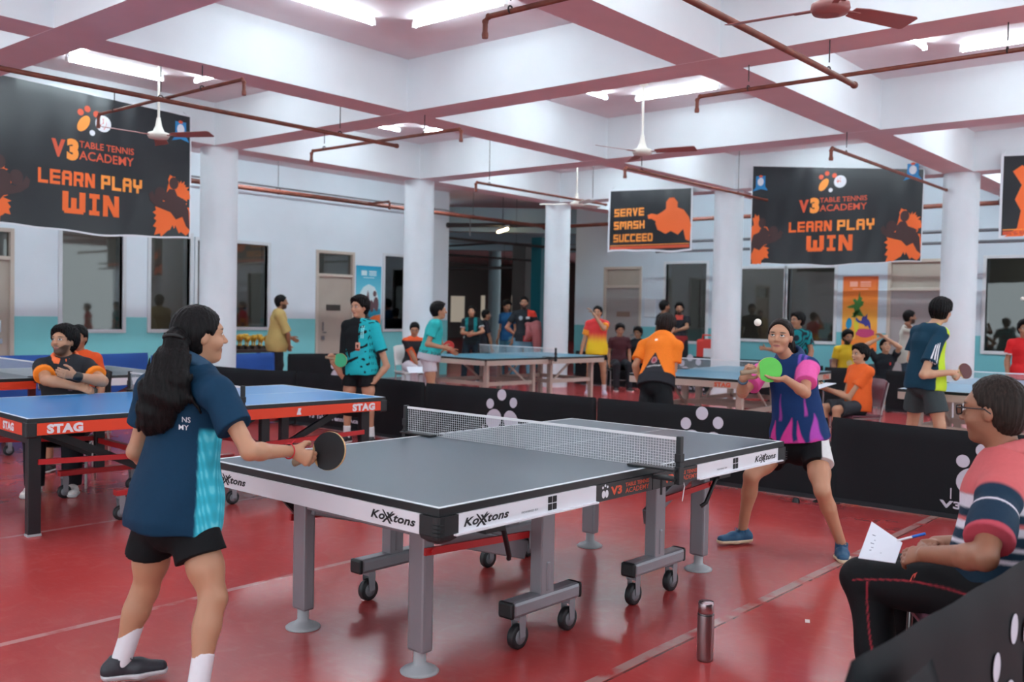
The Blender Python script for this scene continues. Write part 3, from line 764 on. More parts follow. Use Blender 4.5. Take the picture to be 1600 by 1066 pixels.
def barrier(a, b, h, label, cl=M_cloth, logo=None, words=None, group=None, bulge=.02, flip=1, thick=.035, seed=0, logo_s=1.0, logo_z=.36):
    """cloth panel over a light tube frame from floor point a to b; print on the side that flip chooses"""
    a, b = np.array([*a, 0.], float), np.array([*b, 0.], float); Lg = np.linalg.norm(b-a); d = (b-a)/Lg
    ang = math.atan2(d[1], d[0]); o = empty('court_barrier', tuple((a+b)/2), ang, label, 'barrier', group)
    r_ = np.random.default_rng(seed); ph = r_.uniform(0, 6, 4)
    nx, nz = 40, 14
    def disp(u, w): # u 0..1 along, w 0..1 up
        e = math.sin(PI*u)*math.sin(PI*min(1, w*1.0))
        return bulge*e + .004*math.sin(9*u*Lg+ph[0])*e + .003*math.sin(17*u*Lg+5*w+ph[1])
    topdip = lambda u: (.002 if h > .75 else .006)*math.sin(PI*u*2+ph[2])-(.003 if h > .75 else .008)*math.sin(PI*u)
    vs = []; 
    for sd in (-1, 1):
        for j in range(nz+1):
            w = j/nz; t = thick/2*(1 if w < .93 else math.sqrt(max(0, 1-((w-.93)/.07)**2)))
            for i in range(nx+1):
                u = i/nx; vs.append((-Lg/2+Lg*u, flip*disp(u, w)+sd*t, .012+(h-.012)*w+topdip(u)*w))
    n1 = (nx+1)*(nz+1); fs = []
    for sd in (0, 1):
        for j in range(nz):
            for i in range(nx):
                q = [sd*n1+j*(nx+1)+i, sd*n1+j*(nx+1)+i+1, sd*n1+(j+1)*(nx+1)+i+1, sd*n1+(j+1)*(nx+1)+i]
                fs.append(q if sd == 0 else q[::-1])
    for j in range(nz):
        for i in (0, nx): fs.append([j*(nx+1)+i, (j+1)*(nx+1)+i, n1+(j+1)*(nx+1)+i, n1+j*(nx+1)+i])
    for i in range(nx): fs.append([i, n1+i, n1+i+1, i+1])
    pn = MB().add(vs, fs, 0, True).build('cloth_panel', cl, o)
    hm = MB(); 
    for i in range(nx):
        u0, u1 = i/nx, (i+1)/nx
        P = []
        for u in (u0, u1):
            for w in (.0, .055):
                P.append((-Lg/2+Lg*u, flip*(disp(u, w)+thick/2+.0015), .012+(h-.012)*w))
        hm.add(P, [(0, 2, 3, 1)], 0, True)
    hm.build('bottom_hem', M_hem, pn)
    for s in (-1, 1): MB().boxb((s*(Lg/2-.05)-.015, -.11, 0), (s*(Lg/2-.05)+.015, .11, .012)).build('foot', M_blackp, o)
    U = np.array([-flip, 0, 0.]); V = np.array([0, 0, 1.]); 
    def onto(p):
        u = (p[0]+Lg/2)/Lg; w = (p[2]-.012)/(h-.012)
        return np.array([p[0], flip*(disp(min(1, max(0, u)), min(1, max(0, w)))+thick/2+.002)+0*p[1], p[2]])
    if logo is not None:
        mb = MB(); emblem(mb, (logo*Lg/2, 0, logo_z*h/.7), U, V, logo_s)
        mb.v = [tuple(onto(np.array(p))+[0, flip*.0012*(k % 2), 0]) for k, p in enumerate(mb.v)]
        mb.build('printed_emblem', M_logo, pn)
    if words is not None:
        mb = MB(); lettering(mb, words[0], (words[1]*Lg/2, 0, words[2]), U, V, words[3], bold=.04, width=words[4], warp=onto)
        mb.build('printed_lettering', M_logo, pn)
    return o
G = 'black barriers across the hall'
# long row behind the players; prints face the camera (-x side) 
def bx(y0, y1, label, **k): return barrier((3.65, y0), (3.65, y1), .68, label, group=G, flip=1, **k)
bx(-2.4, -.17, 'black barrier right of the serving girl, beside the man taking notes', logo=-.02, words=('V3 Table Tennis', -.17, .115, .05, .95), seed=1, bulge=.0, logo_s=.9, logo_z=.30)
bx(-.13, 2.1, 'black barrier just behind the serving girl', logo=-.02, seed=2)
bx(2.13, 4.4, 'black barrier behind the net of the grey table', logo=.0, seed=3)
bx(4.43, 6.7, 'black barrier behind the boy with the green paddle', words=('V3 Table Tennis Academy', .25, .15, .05, 1.2), seed=4)
barrier((3.65, 6.73), (3.28, 8.9), .68, 'black barrier at the far end behind the blue table', logo=.48, seed=5, group=G, flip=1)
barrier((3.3, 9.6), (5.4, 9.6), .76, 'blue barrier in front of the mustard shirt man', M_clothb, group='blue barriers along the left aisle', flip=-1)
barrier((1.1, 9.6), (3.25, 9.6), .8, 'blue barrier left of the first column behind the grey table', M_clothb, group='blue barriers along the left aisle', flip=-1)
barrier((-1.2, 9.6), (1.0, 9.6), .8, 'blue barrier below the left window, at the left edge', M_clothb, group='blue barriers along the left aisle', flip=-1)
barrier((5.45, 9.3), (7.2, 9.1), .75, 'small black barrier between the mustard shirt man and second column', logo=.1, group=G, flip=-1, logo_s=.9)
barrier((12.4, 6.55), (12.4, 8.8), .7, 'far black barrier beside the third column', group=G, seed=7)
barrier((12.4, 4.2), (12.4, 6.5), .7, 'far black barrier with emblem behind the red and yellow shirt boy', logo=.62, words=('V3 Table Tennis', .62, .09, .05, .6), group=G, seed=8, logo_s=1.15)
barrier((11.75, 3.22), (11.75, 4.2), .68, 'far black barrier behind the fourth column', group=G, seed=9)
barrier((11.7, 2.36), (11.7, 3.16), .67, 'far black barrier behind the seated boy in orange', group=G, seed=10)
barrier((11.7, 1.45), (11.72, 2.16), .66, 'far black barrier below the white shirt man', group=G, seed=11)
# near barrier at the lower right
barrier((-1.94, -2.43), (.62, -2.55), .78, 'near black barrier at the lower right with big grey emblem', logo=None, group=G, bulge=.004, flip=-1, seed=12, thick=.03)
barrier((-3.2, -2.46), (-1.7, -2.515), .75, 'nearest black barrier at the bottom edge with rounded end', group=G, bulge=.0, flip=-1, seed=13, thick=.035)
def near_emblem():
    o = [x for x in bpy.data.objects if x.get('label', '').startswith('near black barrier')][0]
    pn = [c for c in o.children if c.name.startswith('cloth_panel')][0]
    mb = MB(); U = np.array([1., 0, 0]); V = np.array([0, 0, 1.]); c = -.66
    def el(x, z, a, b, rot=0, k=0):
        cc, ss = math.cos(rot), math.sin(rot)
        mb.prism([(p*cc-q*ss, p*ss+q*cc) for p, q in ring(24, a, b)], (x-c, -.0215-.0008*k, z), U, V, .001)
    el(-.91, .615, .032, .042); el(-.79, .585, .024, .036, -.4); el(-1.06, .545, .03, .04); el(-.70, .475, .085, .10, -.3, 1); el(-.93, .42, .05, .06, .45)
    mb.build('printed_emblem', M_logo, pn)
near_emblem()
# ------------------------------------------------------------------ banners and posters
M_banner = mat('black_banner_vinyl', (30, 32, 37), .3, spec=.5, bump=(14, .12))
M_bwhite = mat('banner_white_hem', (224, 226, 232), .5)
def splash(c, r, seed, n=46):
    q = np.random.default_rng(seed); P = []
    for k in range(n):
        a = 2*PI*k/n; rr_ = r*(.72+.2*math.sin(3*a+seed)+.14*math.sin(5*a+2*seed)+(.28*q.random() if k % 2 else 0))
        P.append((c[0]+rr_*math.cos(a), c[1]+rr_*math.sin(a)*1.05))
    return P
def player_shape(kind=0):
    """a generic bat-and-ball player outline made of a few lobes"""
    return {0: [(-.35, -.5), (-.2, -.1), (-.42, .12), (-.55, .3), (-.45, .36), (-.22, .2), (-.1, .3), (-.12, .45), (0, .55), (.12, .46), (.12, .3), (.3, .2), (.42, -.02), (.5, -.5)],
            1: [(-.55, -.02), (-.75, .1), (-.8, .25), (-.7, .33), (-.6, .2), (-.42, .1), (-.3, .12), (-.28, .3), (-.16, .42), (.0, .42), (.08, .28), (.3, .2), (.45, -.05), (.5, -.5), (.38, -.42), (.25, -.2), (.05, -.28), (-.12, -.12)],
            2: [(-.5, -.75), (-.3, -.6), (-.25, -.3), (-.35, -.1), (-.25, .15), (-.4, .4), (-.25, .5), (-.1, .35), (.0, .55), (.15, .62), (.25, .5), (.2, .35), (.35, .3), (.3, .05), (.1, -.1), (.05, -.4), (-.2, -.75)]}[kind]
def banner(O, U, w, hL, hR, label, content, hem=.012, N=None):
    """hanging vinyl: O = lower left corner, U = unit direction to the right as seen from the hall, hL/hR = heights of its sides"""
    O, U = np.array(O, float), np.array(U, float); N = np.cross(U, [0, 0, 1.])      # N faces the hall
    ang = math.atan2(U[1], U[0])
    o = empty('hanging_banner', tuple(O), ang, label, 'banner')
    # local frame: x along U, y = -N side, z up
    def H(x): return hL+(hR-hL)*x/w
    def dy(x, z):
        t = z/H(x)
        return -(.010*math.sin(5*x+2*z)*(1-t*.4)+.006*math.sin(17*x-3*z)*(.3+.7*abs(t-.3))+.012*math.sin(2.1*x+1)*(1-t))
    def bt(x): return .02*math.sin(3*x+.5)+.008*math.sin(8*x)
    nx, nz = 90, 36; vs = []; fs = []
    def P(u, t, off=0):
        x = w*u; z = t*H(x)+bt(x)*(1-t)-.03*math.sin(PI*u)*t*0
        return (x, dy(x, z)-off, z)
    for sd in (0, 1):
        for j in range(nz+1):
            for i in range(nx+1): vs.append(P(i/nx, j/nz, 0 if sd else .002))
    n1 = (nx+1)*(nz+1)
    for j in range(nz):
        for i in range(nx):
            q = [j*(nx+1)+i, j*(nx+1)+i+1, (j+1)*(nx+1)+i+1, (j+1)*(nx+1)+i]
            fs.append(q); fs.append([n1+k for k in q[::-1]])
    pn = MB().add(vs, fs, 0, True).build('vinyl_sheet', M_banner, o)
    hm = MB(); hw = hem
    def strip(pts_in, pts_out):
        n = len(pts_in); hm.add([*pts_in, *pts_out], [(i, i+1, n+i+1, n+i) for i in range(n-1)], 0, True)
    for u0, u1 in ((0, hw/w), (1-hw/w, 1)):
        strip([P(u0, t, .004) for t in np.linspace(0, 1, 37)], [P(u1, t, .004) for t in np.linspace(0, 1, 37)])
    for t0, t1 in ((0, hw/hL), (1-hw/hL, 1)):
        strip([P(u, t1, .004) for u in np.linspace(0, 1, 60)], [P(u, t0, .004) for u in np.linspace(0, 1, 60)])
    hm.build('white_border', M_bwhite, pn)
    layers = {}
    for (mname, m, fn) in content(w, hL):
        mb = MB(); fn(mb)
        # conform the flat print (x, 0, z) to the wavy sheet
        bm = bmesh.new(); me = mb.mesh(mname); bm.from_mesh(me); bmesh.ops.triangulate(bm, faces=bm.faces[:])
        for _ in range(5):
            es = [e for e in bm.edges if e.calc_length() > .07]
            if not es: break
            bmesh.ops.subdivide_edges(bm, edges=es, cuts=1); bmesh.ops.triangulate(bm, faces=bm.faces[:])
        for q in bm.verts: q.co.y = dy(q.co.x, max(0, q.co.z))-.004+q.co.y
        bm.to_mesh(me); bm.free(); link(mname, me, pn, [m])
    c = MB()
    for u in (0.02, .98):
        x = w*u; c.cyl((x, 0, H(x)-.01), (x, .122, H(x)+.06), .004, n=6)
    c.build('tie_cord', M_white, o)
    return o
UX, UZ = (1, 0, 0), (0, 0, 1)
def big_content(sl, sr):
    def content(w, h):
        X = lambda u: u*w; Z = lambda t: t*h
        cx = .485
        def words(mb, mb_only=None): pass
        def a1(mb): lettering(mb, 'V', (X(cx-.155), 0, Z(.565)), UX, UZ, .105*h, bold=.06, width=.062*w); lettering(mb, 'ACADEMY', (X(cx+.075), 0, Z(.535)), UX, UZ, .06*h, bold=.014, width=.27*w); lettering(mb, 'TABLE TENNIS', (X(cx+.075), 0, Z(.61)), UX, UZ, .045*h, bold=.014, width=.27*w)
        def a2(mb): lettering(mb, '3', (X(cx-.09), 0, Z(.565)), UX, UZ, .125*h, bold=.07, width=.055*w)
        def b1(mb): block_letters(mb, 'LEARN', (X(cx-.115), 0, Z(.365)), UX, UZ, .10*h, .26*w); block_letters(mb, 'WIN', (X(cx), 0, Z(.20)), UX, UZ, .15*h, .27*w)
        def b2(mb): block_letters(mb, 'PLAY', (X(cx+.15), 0, Z(.365)), UX, UZ, .10*h, .21*w)
        def e1(mb):
            for (a, b, r) in ((-.055, .83, .02), (-.022, .86, .02), (.022, .835, .02)): mb.prism(ring(16, r*h*1.15), (X(cx+a), 0, Z(b)), UX, UZ, .001)
        def e2(mb, which=-1):
            for sg, rr_ in ((which, -.6*which),):
                c, s = math.cos(rr_), math.sin(rr_)
                mb.prism([(x*c-z*s, x*s+z*c) for x, z in ring(18, .036*h, .066*h)][:10] if sg > 0 else [(x*c+z*s, -x*s+z*c) for x, z in ring(18, .036*h, .066*h)], (X(cx+sg*.04), 0, Z(.755)), UX, UZ, .001)
        def e3(mb): mb.prism(ring(18, .058*h), (X(cx+.055), .0, Z(.775)), UX, UZ, .001); mb.prism(ring(12, .02*h), (X(cx+.002), -.001, Z(.7)), UX, UZ, .001)
        def sp(mb, right=True):
            if right: mb.prism(splash((.905*w, .19*h), .125*w, 3), (0, 0, 0), UX, UZ, .001); mb.prism(splash((.925*w, .36*h), .075*w, 8), (0, .0004, 0), UX, UZ, .001)
            else: mb.prism(splash((.035*w, .19*h), .115*w, 5), (0, 0, 0), UX, UZ, .001); mb.prism(splash((.045*w, .36*h), .07*w, 9), (0, .0004, 0), UX, UZ, .001)
            mb.v = [(min(max(x, .006*w), .994*w), y, max(.012*h, z)) for x, y, z in mb.v]
        def sil(mb, right=True):
            for bx_, sg in (((.88, 1),) if right else ((.10, -1),)):
                mb.prism(ring(16, .03*w, .035*w), (X(bx_-.045*sg), -.002, Z(.33)), UX, UZ, .001)
                mb.prism(ring(16, .024*w, .03*w), (X(bx_+.025*sg), -.002, Z(.42)), UX, UZ, .001)
                mb.prism([(sg*x*.17*w, z*.32*h) for x, z in player_shape(1)][::sg], (X(bx_+.03*sg), -.0025, Z(.24)), UX, UZ, .001)
            mb.v = [(min(max(x, .006*w), .994*w), y, z) for x, y, z in mb.v]
        def crest(mb):
            for u in ((.055, .94) if sl else (.94,)):
                mb.prism([(a*1.35, b*1.35) for a, b in [(-.022*w, .05*h), (.022*w, .05*h), (.022*w, -.03*h), (.036*w, -.06*h), (.0, -.045*h), (-.036*w, -.06*h), (-.022*w, -.03*h)]], (X(u), 0, Z(.82)), UX, UZ, .001)
        def crest2(mb):
            for u in ((.055, .94) if sl else (.94,)): mb.prism(ring(14, .02*w, .04*h), (X(u), -.0015, Z(.83)), UX, UZ, .001)
        def crest3(mb):
            for u in ((.055, .94) if sl else (.94,)): mb.prism(ring(10, .012*w, .012*h), (X(u), -.0015, Z(.885)), UX, UZ, .001)
        return [('paint_splash_print', M_orange, sp), ('paint_splash_print', M_orange, lambda mb: sp(mb, False)), ('player_print', M_silh, sil), ('player_print', M_silh, lambda mb: sil(mb, False)), ('lettering', M_darkor, a1), ('lettering', M_orange2, a2), ('lettering', M_orange, b1), ('lettering', M_orange2, b2),
                ('emblem_dots', M_darkor, e1), ('emblem_bat', M_orange2, e2), ('emblem_bat', M_darkor, lambda mb: e2(mb, 1)), ('emblem_ball', M_white, e3), ('crest', M_crest, crest), ('crest_centre', M_white, crest2), ('crest_top', M_darkor, crest3)]
    return content
M_silh = mat('dark_player_print', (66, 40, 40), .55); M_crest = mat('blue_crest_print', (36, 130, 190), .5)
banner((.52, 8.28, 2.33), (1, 0, 0), 2.58, 1.72, 1.63, 'large black LEARN PLAY WIN banner at the left', big_content(0, 0), hem=.022)
banner((11.12, 4.27, 2.33), (0, -1, 0), 2.78, 1.68, 1.40, 'black LEARN PLAY WIN banner hanging between two columns at the right', big_content(1, 1), hem=.014)
def small_content(words, kind):
    def content(w, h):
        def t(mb):
            for k, s in enumerate(words): block_letters(mb, s, (.075*w+[.18, .185, .235][k]*w, 0, h*(.62-.2*k)), UX, UZ, .125*h, [.36, .37, .47][k]*w)
        def pl(mb):
            c = (.74*w, .52*h) if kind == 1 else (.27*w, .52*h); s = .50*h if kind == 1 else .66*h
            if kind == 2: mb.prism([(x*s, z*s) for x, z in player_shape(kind)], (c[0], 0, c[1]), UX, UZ, .001)
            else:
                mb.prism([(.60*w, .33*h), (.575*w, .43*h), (.60*w, .56*h), (.66*w, .60*h), (.70*w, .64*h), (.70*w, .74*h), (.735*w, .80*h), (.79*w, .80*h), (.83*w, .73*h), (.83*w, .65*h), (.90*w, .61*h), (.96*w, .50*h), (.985*w, .38*h), (.975*w, .14*h), (.93*w, .16*h), (.90*w, .32*h), (.84*w, .24*h), (.76*w, .30*h), (.70*w, .26*h)], (0, 0, 0), UX, UZ, .001)
                mb.prism([(.60*w, .44*h), (.53*w, .50*h), (.49*w, .50*h), (.48*w, .56*h), (.53*w, .58*h), (.62*w, .55*h)], (0, -.0004, 0), UX, UZ, .001)
            mb.v = [(min(x, .985*w), y, z) for x, y, z in mb.v]
        def st(mb): mb.prism([(.03*w, .045*h), (.97*w, .045*h), (.97*w, .09*h), (.03*w, .09*h)], (0, 0, 0), UX, UZ, .001)
        def st2(mb): mb.prism([(.03*w, .1*h), (.97*w, .1*h), (.97*w, .112*h), (.03*w, .112*h)], (0, 0, 0), UX, UZ, .001)
        r = [('player_print', M_orange, pl), ('stripe', M_darkor, st), ('stripe', M_orange2, st2)]
        if words: r.append(('lettering', M_orange2, t))
        return r
    return content
banner((11.1, 7.15, 2.62), (0, -1, 0), 1.77, 1.18, 1.12, 'small black SERVE SMASH SUCCEED banner with white border', small_content(('SERVE', 'SMASH', 'SUCCEED'), 1), hem=.035)
banner((11.1, .44, 2.64), (0, -1, 0), 1.77, 1.21, 1.12, 'small black player banner cut by the right edge', small_content((), 2), hem=.035)

def poster_mat(name, stops, horiz=False):
    m = bpy.data.materials.new(name); m.use_nodes = True; nt = m.node_tree; N = nt.nodes; L = nt.links; b = N['Principled BSDF']
    tc = N.new('ShaderNodeTexCoord'); sp = N.new('ShaderNodeSeparateXYZ'); L.new(tc.outputs['Generated'], sp.inputs[0])
    r = N.new('ShaderNodeValToRGB'); L.new(sp.outputs['Z'], r.inputs[0]); e = r.color_ramp.elements
    while len(e) < len(stops): e.new(.5)
    for q, (p, c) in zip(e, stops): q.position = p; q.color = (*lin(c), 1)
    L.new(r.outputs[0], b.inputs['Base Color']); b.inputs['Roughness'].default_value = .5; return m
def poster(O, ang, w, h, label, bgm, prints):
    o = empty('wall_poster', O, ang, label, 'poster')
    s = MB().boxb((0, -.008, 0), (w, 0, h)).build('poster_sheet', bgm, o)
    for nm, m, polys in prints:
        mb = MB(); lay = len(s.children)
        for k, P in enumerate(polys): mb.prism([(x*w, z*h) for x, z in P], (0, -.0085-.0009*lay-.0003*(k % 3), 0), UX, UZ, .0006)
        mb.build(nm, m, s)
def blob(cx, cz, rx, rz, n=14, seed=0, j=.25):
    q = np.random.default_rng(seed); return [(min(.985, max(.015, cx+rx*(1-j*q.random())*math.cos(2*PI*k/n))), cz+rz*(1-j*q.random())*math.sin(2*PI*k/n)) for k in range(n)]
def rect(a, b, c, d): return [(a, c), (b, c), (b, d), (a, d)]
headline = [rect(.2, .42, .86, .93), rect(.5, .8, .91, .93), rect(.5, .8, .885, .9), rect(.5, .8, .86, .875), rect(.28, .72, .825, .835)]
C_ = lambda n, c: mat('print_'+n, c, .55)
poster((9.47, YW-.004, .93), 0, .7, 1.47, 'turquoise poster with orange corner on the left wall', poster_mat('turquoise_poster', ((0, (18, 120, 160)), (.45, (130, 205, 220)), (.62, (110, 205, 224)), (1, (0, 150, 188)))),
       [('pale_print', C_('pale', (210, 232, 236)), headline+[blob(.5, .52, .4, .22, 20, 2, .1)]), ('orange_print', C_('orange', (232, 112, 48)), [[(.02, .01), (.98, .01), (.98, .3), (.7, .28), (.4, .2), (.1, .09)]]),
        ('teal_print', C_('teal', (24, 140, 170)), [[(.02, .13), (.3, .19), (.6, .27), (.98, .31), (.98, .38), (.5, .38), (.02, .3)]]),
        ('people_print', C_('people', (96, 70, 74)), [blob(.3, .44, .07, .14, 12, 4), blob(.46, .46, .07, .19, 12, 5), blob(.62, .42, .1, .1, 12, 6), blob(.8, .45, .12, .13, 12, 7), blob(.74, .6, .08, .05, 10, 8)])])
poster((XW-.004, 4.28, .84), -PI/2, .7, 1.48, 'orange poster with green and purple dancers on the right wall', poster_mat('orange_poster', ((0, (236, 110, 40)), (.4, (244, 176, 66)), (.7, (238, 132, 44)), (1, (214, 92, 44)))),
       [('pale_print', C_('pink', (240, 170, 150)), headline), ('green_print', C_('green', (56, 120, 48)), [[(.46+x*.42, .60+z*.20) for x, z in player_shape(2)], [(.12, .585), (.4, .64), (.4, .57), (.2, .57)], [(.44, .68), (.52, .68), (.48, .8)], [(.3, .5), (.5, .56), (.62, .46), (.44, .47), (.34, .44)]]),
        ('yellow_print', C_('yellow', (214, 200, 50)), [blob(.42, .34, .08, .14, 12, 13)]), ('purple_print', C_('purple', (58, 56, 138)), [[(.66+x*.34, .38+z*.2) for x, z in player_shape(1)], [(.6, .42), (.72, .5), (.72, .4)]]),
        ('cyan_print', C_('cyan', (26, 140, 180)), [blob(.2, .36, .1, .09, 12, 15)]), ('magenta_print', C_('magenta', (190, 60, 110)), [blob(.66, .24, .3, .07, 16, 16)]), ('gold_print', C_('gold', (246, 190, 80)), [blob(.3, .2, .12, .06, 12, 17)])])
tag(MB().boxb((XW-.03, 8.66, 1.42), (XW-.002, 8.95, 1.85)).build('wall_box', mat('electric_box_white', (206, 212, 218), .5), bevel=.01), 'small white box on the right wall beside the grey door', 'box')
tag(MB().boxb((XW-.006, 2.32, 1.5), (XW-.001, 2.55, 1.78)).build('paper_notice', mat('notice_paper', (214, 216, 220), .7)), 'white paper notice behind the man in white shirt', 'notice')

# ------------------------------------------------------------------ chairs
M_chair = mat('maroon_plastic', (112, 70, 84), .45, noise=(20, .06)); M_tube = mat('chair_tube', (168, 160, 160), .3, .8)
def chair(x, y, heading, label, seat_m=M_chair, tube_m=M_tube, seat_z=.45):
    """heading = the way the sitter faces"""
    o = empty('chair', (x, y, 0), heading, label, 'chair', 'chairs')
    n = 10; vs = []; top = []
    prof = [(.235, seat_z-.02), (.22, seat_z+.0), (.1, seat_z+.004), (-.1, seat_z-.004), (-.19, seat_z+.004)]
    s = MB()
    for sgn in (0, 1):
        for (px, pz) in prof:
            for k in range(n+1): yv = -.22+.44*k/n; vs.append((px, yv, pz+.012*((k/n-.5)*2)**2 - sgn*.016))
    m = len(prof)*(n+1); fs = []
    for i in range(len(prof)-1):
        for k in range(n):
            q = [i*(n+1)+k, i*(n+1)+k+1, (i+1)*(n+1)+k+1, (i+1)*(n+1)+k]; fs += [q, [m+j for j in q[::-1]]]
    for i in range(len(prof)-1):
        for k in (0, n): fs.append([i*(n+1)+k, (i+1)*(n+1)+k, m+(i+1)*(n+1)+k, m+i*(n+1)+k])
    for k in range(n):
        for i in (0, len(prof)-1): fs.append([i*(n+1)+k, i*(n+1)+k+1, m+i*(n+1)+k+1, m+i*(n+1)+k])
    s.add(vs, fs, 0, True).build('seat', seat_m, o)
    bp = []; pr = [(-.20, seat_z+.10), (-.215, seat_z+.2), (-.235, seat_z+.3), (-.265, seat_z+.42)]
    vs = []
    for sgn in (0, 1):
        for j, (px, pz) in enumerate(pr):
            hw = .215 if j else .2
            for k in range(n+1): yv = -hw+2*hw*k/n; vs.append((px+.03*((k/n-.5)*2)**2-sgn*.014, yv, pz-(.03*((k/n-.5)*2)**4 if j == 3 else 0)))
    m = len(pr)*(n+1); fs = []
    for i in range(len(pr)-1):
        for k in range(n):
            q = [i*(n+1)+k, i*(n+1)+k+1, (i+1)*(n+1)+k+1, (i+1)*(n+1)+k]; fs += [q, [m+j for j in q[::-1]]]
    for i in range(len(pr)-1):
        for k in (0, n): fs.append([i*(n+1)+k, (i+1)*(n+1)+k, m+(i+1)*(n+1)+k, m+i*(n+1)+k])
    for k in range(n):
        for i in (0, len(pr)-1): fs.append([i*(n+1)+k, i*(n+1)+k+1, m+i*(n+1)+k+1, m+i*(n+1)+k])
    MB().add(vs, fs, 0, True).build('backrest', seat_m, o)
    for sy in (-1, 1):
        yv = sy*.2
        MB().tube([(.22, yv, .0), (.21, yv, seat_z-.05), (.19, yv, seat_z-.026), (-.15, yv, seat_z-.026)], .011, 8).build('front_leg', tube_m, o)
        MB().tube([(-.24, yv, 0.), (-.16, yv, seat_z-.05), (-.185, yv, seat_z+.05), (-.275, yv*.95, seat_z+.38)], .011, 8).build('rear_leg', tube_m, o)
    MB().tube([(.215, -.2, .2), (.215, .2, .2)], .008, 8).build('stretcher', tube_m, o)
    return o

# ------------------------------------------------------------------ small things
M_flask = mat('brushed_steel', (150, 132, 134), .32, .9)
o = empty('steel_flask', (-.19, -1.16, 0), 0, 'brushed steel vacuum flask standing on the red floor', 'flask')
MB().lathe([(.030, 0), (.034, .003), (.035, .012), (.035, .19), (.034, .2), (.033, .203)], 32).build('flask_body', M_flask, o)
c = MB().lathe([(.031, .204), (.0335, .208), (.0335, .245), (.031, .252), (.012, .2555)], 32).build('flask_cap', mat('flask_cap_steel', (176, 160, 164), .25, .95), o)
MB().lathe([(.0352, .0), (.0352, .004), (.034, .0042)], 32, (0, 0, .197)).build('cap_ring', M_blackp, o)
tag(MB().box((.62, -1.27, .0015), (.05, .022, .002), R=[[.9, -.4, 0], [.4, .9, 0], [0, 0, 1]]).build('paper_scrap', mat('scrap_paper', (230, 214, 210), .8)), 'tiny pale scrap of paper lying on the red floor', 'scrap')
tag(MB().lathe([(.03, 0), (.028, .02), (.02, .035)], 12, (3.45, .03, 0)).build('rubber_stopper', M_blackp), 'small black knob on the floor by the barrier foot', 'stopper')
# trophies on a side table
o = empty('side_table', (6.35, 11.75, 0), 0, 'low dark table holding golden trophies against the left wall', 'table')
M_dw = mat('dark_wood', (58, 42, 38), .5)
MB().boxb((-.6, -.3, .66), (.5, .3, .72)).build('tabletop', M_dw, o, bevel=.005)
for sx in (-.55, .45):
    for sy in (-.25, .25): MB().boxb((sx-.025, sy-.025, 0), (sx+.025, sy+.025, .66)).build('leg', M_dw, o)
M_gold = mat('gold_plastic', (226, 178, 72), .28, .7); M_marble = mat('trophy_base', (60, 44, 40), .4)
tr = None
for j in range(3):
    for i in range(7):
        x, y = 5.85+.145*i+(.05 if j % 2 else 0), 11.6+.14*j
        if tr is None:
            tr = empty('trophy', (x, y, .72), 0, 'golden trophy cup among the crowd of trophies on the dark table', 'trophy', 'golden trophies')
            MB().boxb((-.04, -.04, 0), (.04, .04, .06)).build('base', M_marble, tr)
            MB().lathe([(.02, .06), (.012, .09), (.012, .12), (.04, .17), (.05, .24), (.046, .245)], 14).build('cup', M_gold, tr)
            h = MB()
            for s in (-1, 1): h.tube([(s*.045, 0, .23), (s*.075, 0, .215), (s*.07, 0, .18), (s*.036, 0, .165)], .006, 6)
            h.build('handle', M_gold, tr)
        else:
            c = copy_tree(tr); c.location = (x, y, .72); c.scale = (1, 1, .9+.25*((i*7+j*3) % 5)/5)
# red kit bag on a chair by the right wall
chair(13.2, 6.05, PI, 'chair holding the red kit bag by the right wall', M_blackp)
o = empty('kit_bag', (13.15, 6.05, .457), PI, 'red sports bag with black base and white panel left of the fourth column', 'bag')
M_bagr = mat('red_bag_cloth', (214, 56, 46), .6)
MB().boxb((-.17, -.26, .16), (.17, .26, .56)).build('bag_body', M_bagr, o, bevel=.05)
MB().boxb((-.175, -.265, 0), (.175, .265, .17)).build('bag_base', M_blackp, o, bevel=.03)
MB().boxb((.168, -.08, .12), (.18, .2, .38)).build('white_panel', M_white, o, bevel=.004)
MB().tube([(.15, -.12, .54), (.17, -.1, .64), (.17, .1, .64), (.15, .12, .54)], .015, 8).build('handle', M_bagr, o)
# things inside the windowed room
o = MB().lathe([(.16, 0), (.2, .5), (.21, .52), (.19, .5), (.15, .03)], 20, (6.95, 12.95, .95)).build('blue_bin', mat('blue_bin_plastic', (20, 92, 128), .5)); tag(o, 'blue bin standing behind the window right of the first column', 'bin')
o = empty('shelf_unit', (6.75, 13.1, 0), 0, 'low shelf behind the window under the blue bin', 'shelf'); MB().boxb((-.5, -.35, .88), (.6, .3, .95)).build('shelf_top', M_dw, o)
for sx in (-.45, .55): MB().boxb((sx-.03, -.3, 0), (sx+.03, .25, .88)).build('leg', M_dw, o)
o = tag(MB().sphere((6.40, 13.0, 1.2), (.24, .1, .25), 20, 12).build('round_cushion', mat('rose_cushion', (190, 160, 160), .8)), 'pale pink round cushion behind the window right of the first column', 'cushion')
o = empty('round_chair', (5.25, 13.1, 0), -PI/2, 'pale chair with rounded back behind the window left of the first column', 'chair'); M_pale = mat('pale_chair_plastic', (216, 214, 212), .5)
MB().boxb((-.22, -.22, .62), (.22, .22, .68)).build('seat', M_pale, o, bevel=.02)
MB().prism([(-.24, 0), (.24, 0), (.24, .3), (.18, .48), (.07, .58), (-.07, .58), (-.18, .48), (-.24, .3)], (-.2, 0, .74), (0, 1, 0), (0, 0, 1), .04).build('backrest', M_pale, o, bevel=.01)
for sx in (-.19, .19):
    for sy in (-.19, .19): MB().cyl((sx, sy, 0), (sx, sy, .62), .018, n=8).build('leg', M_pale, o)
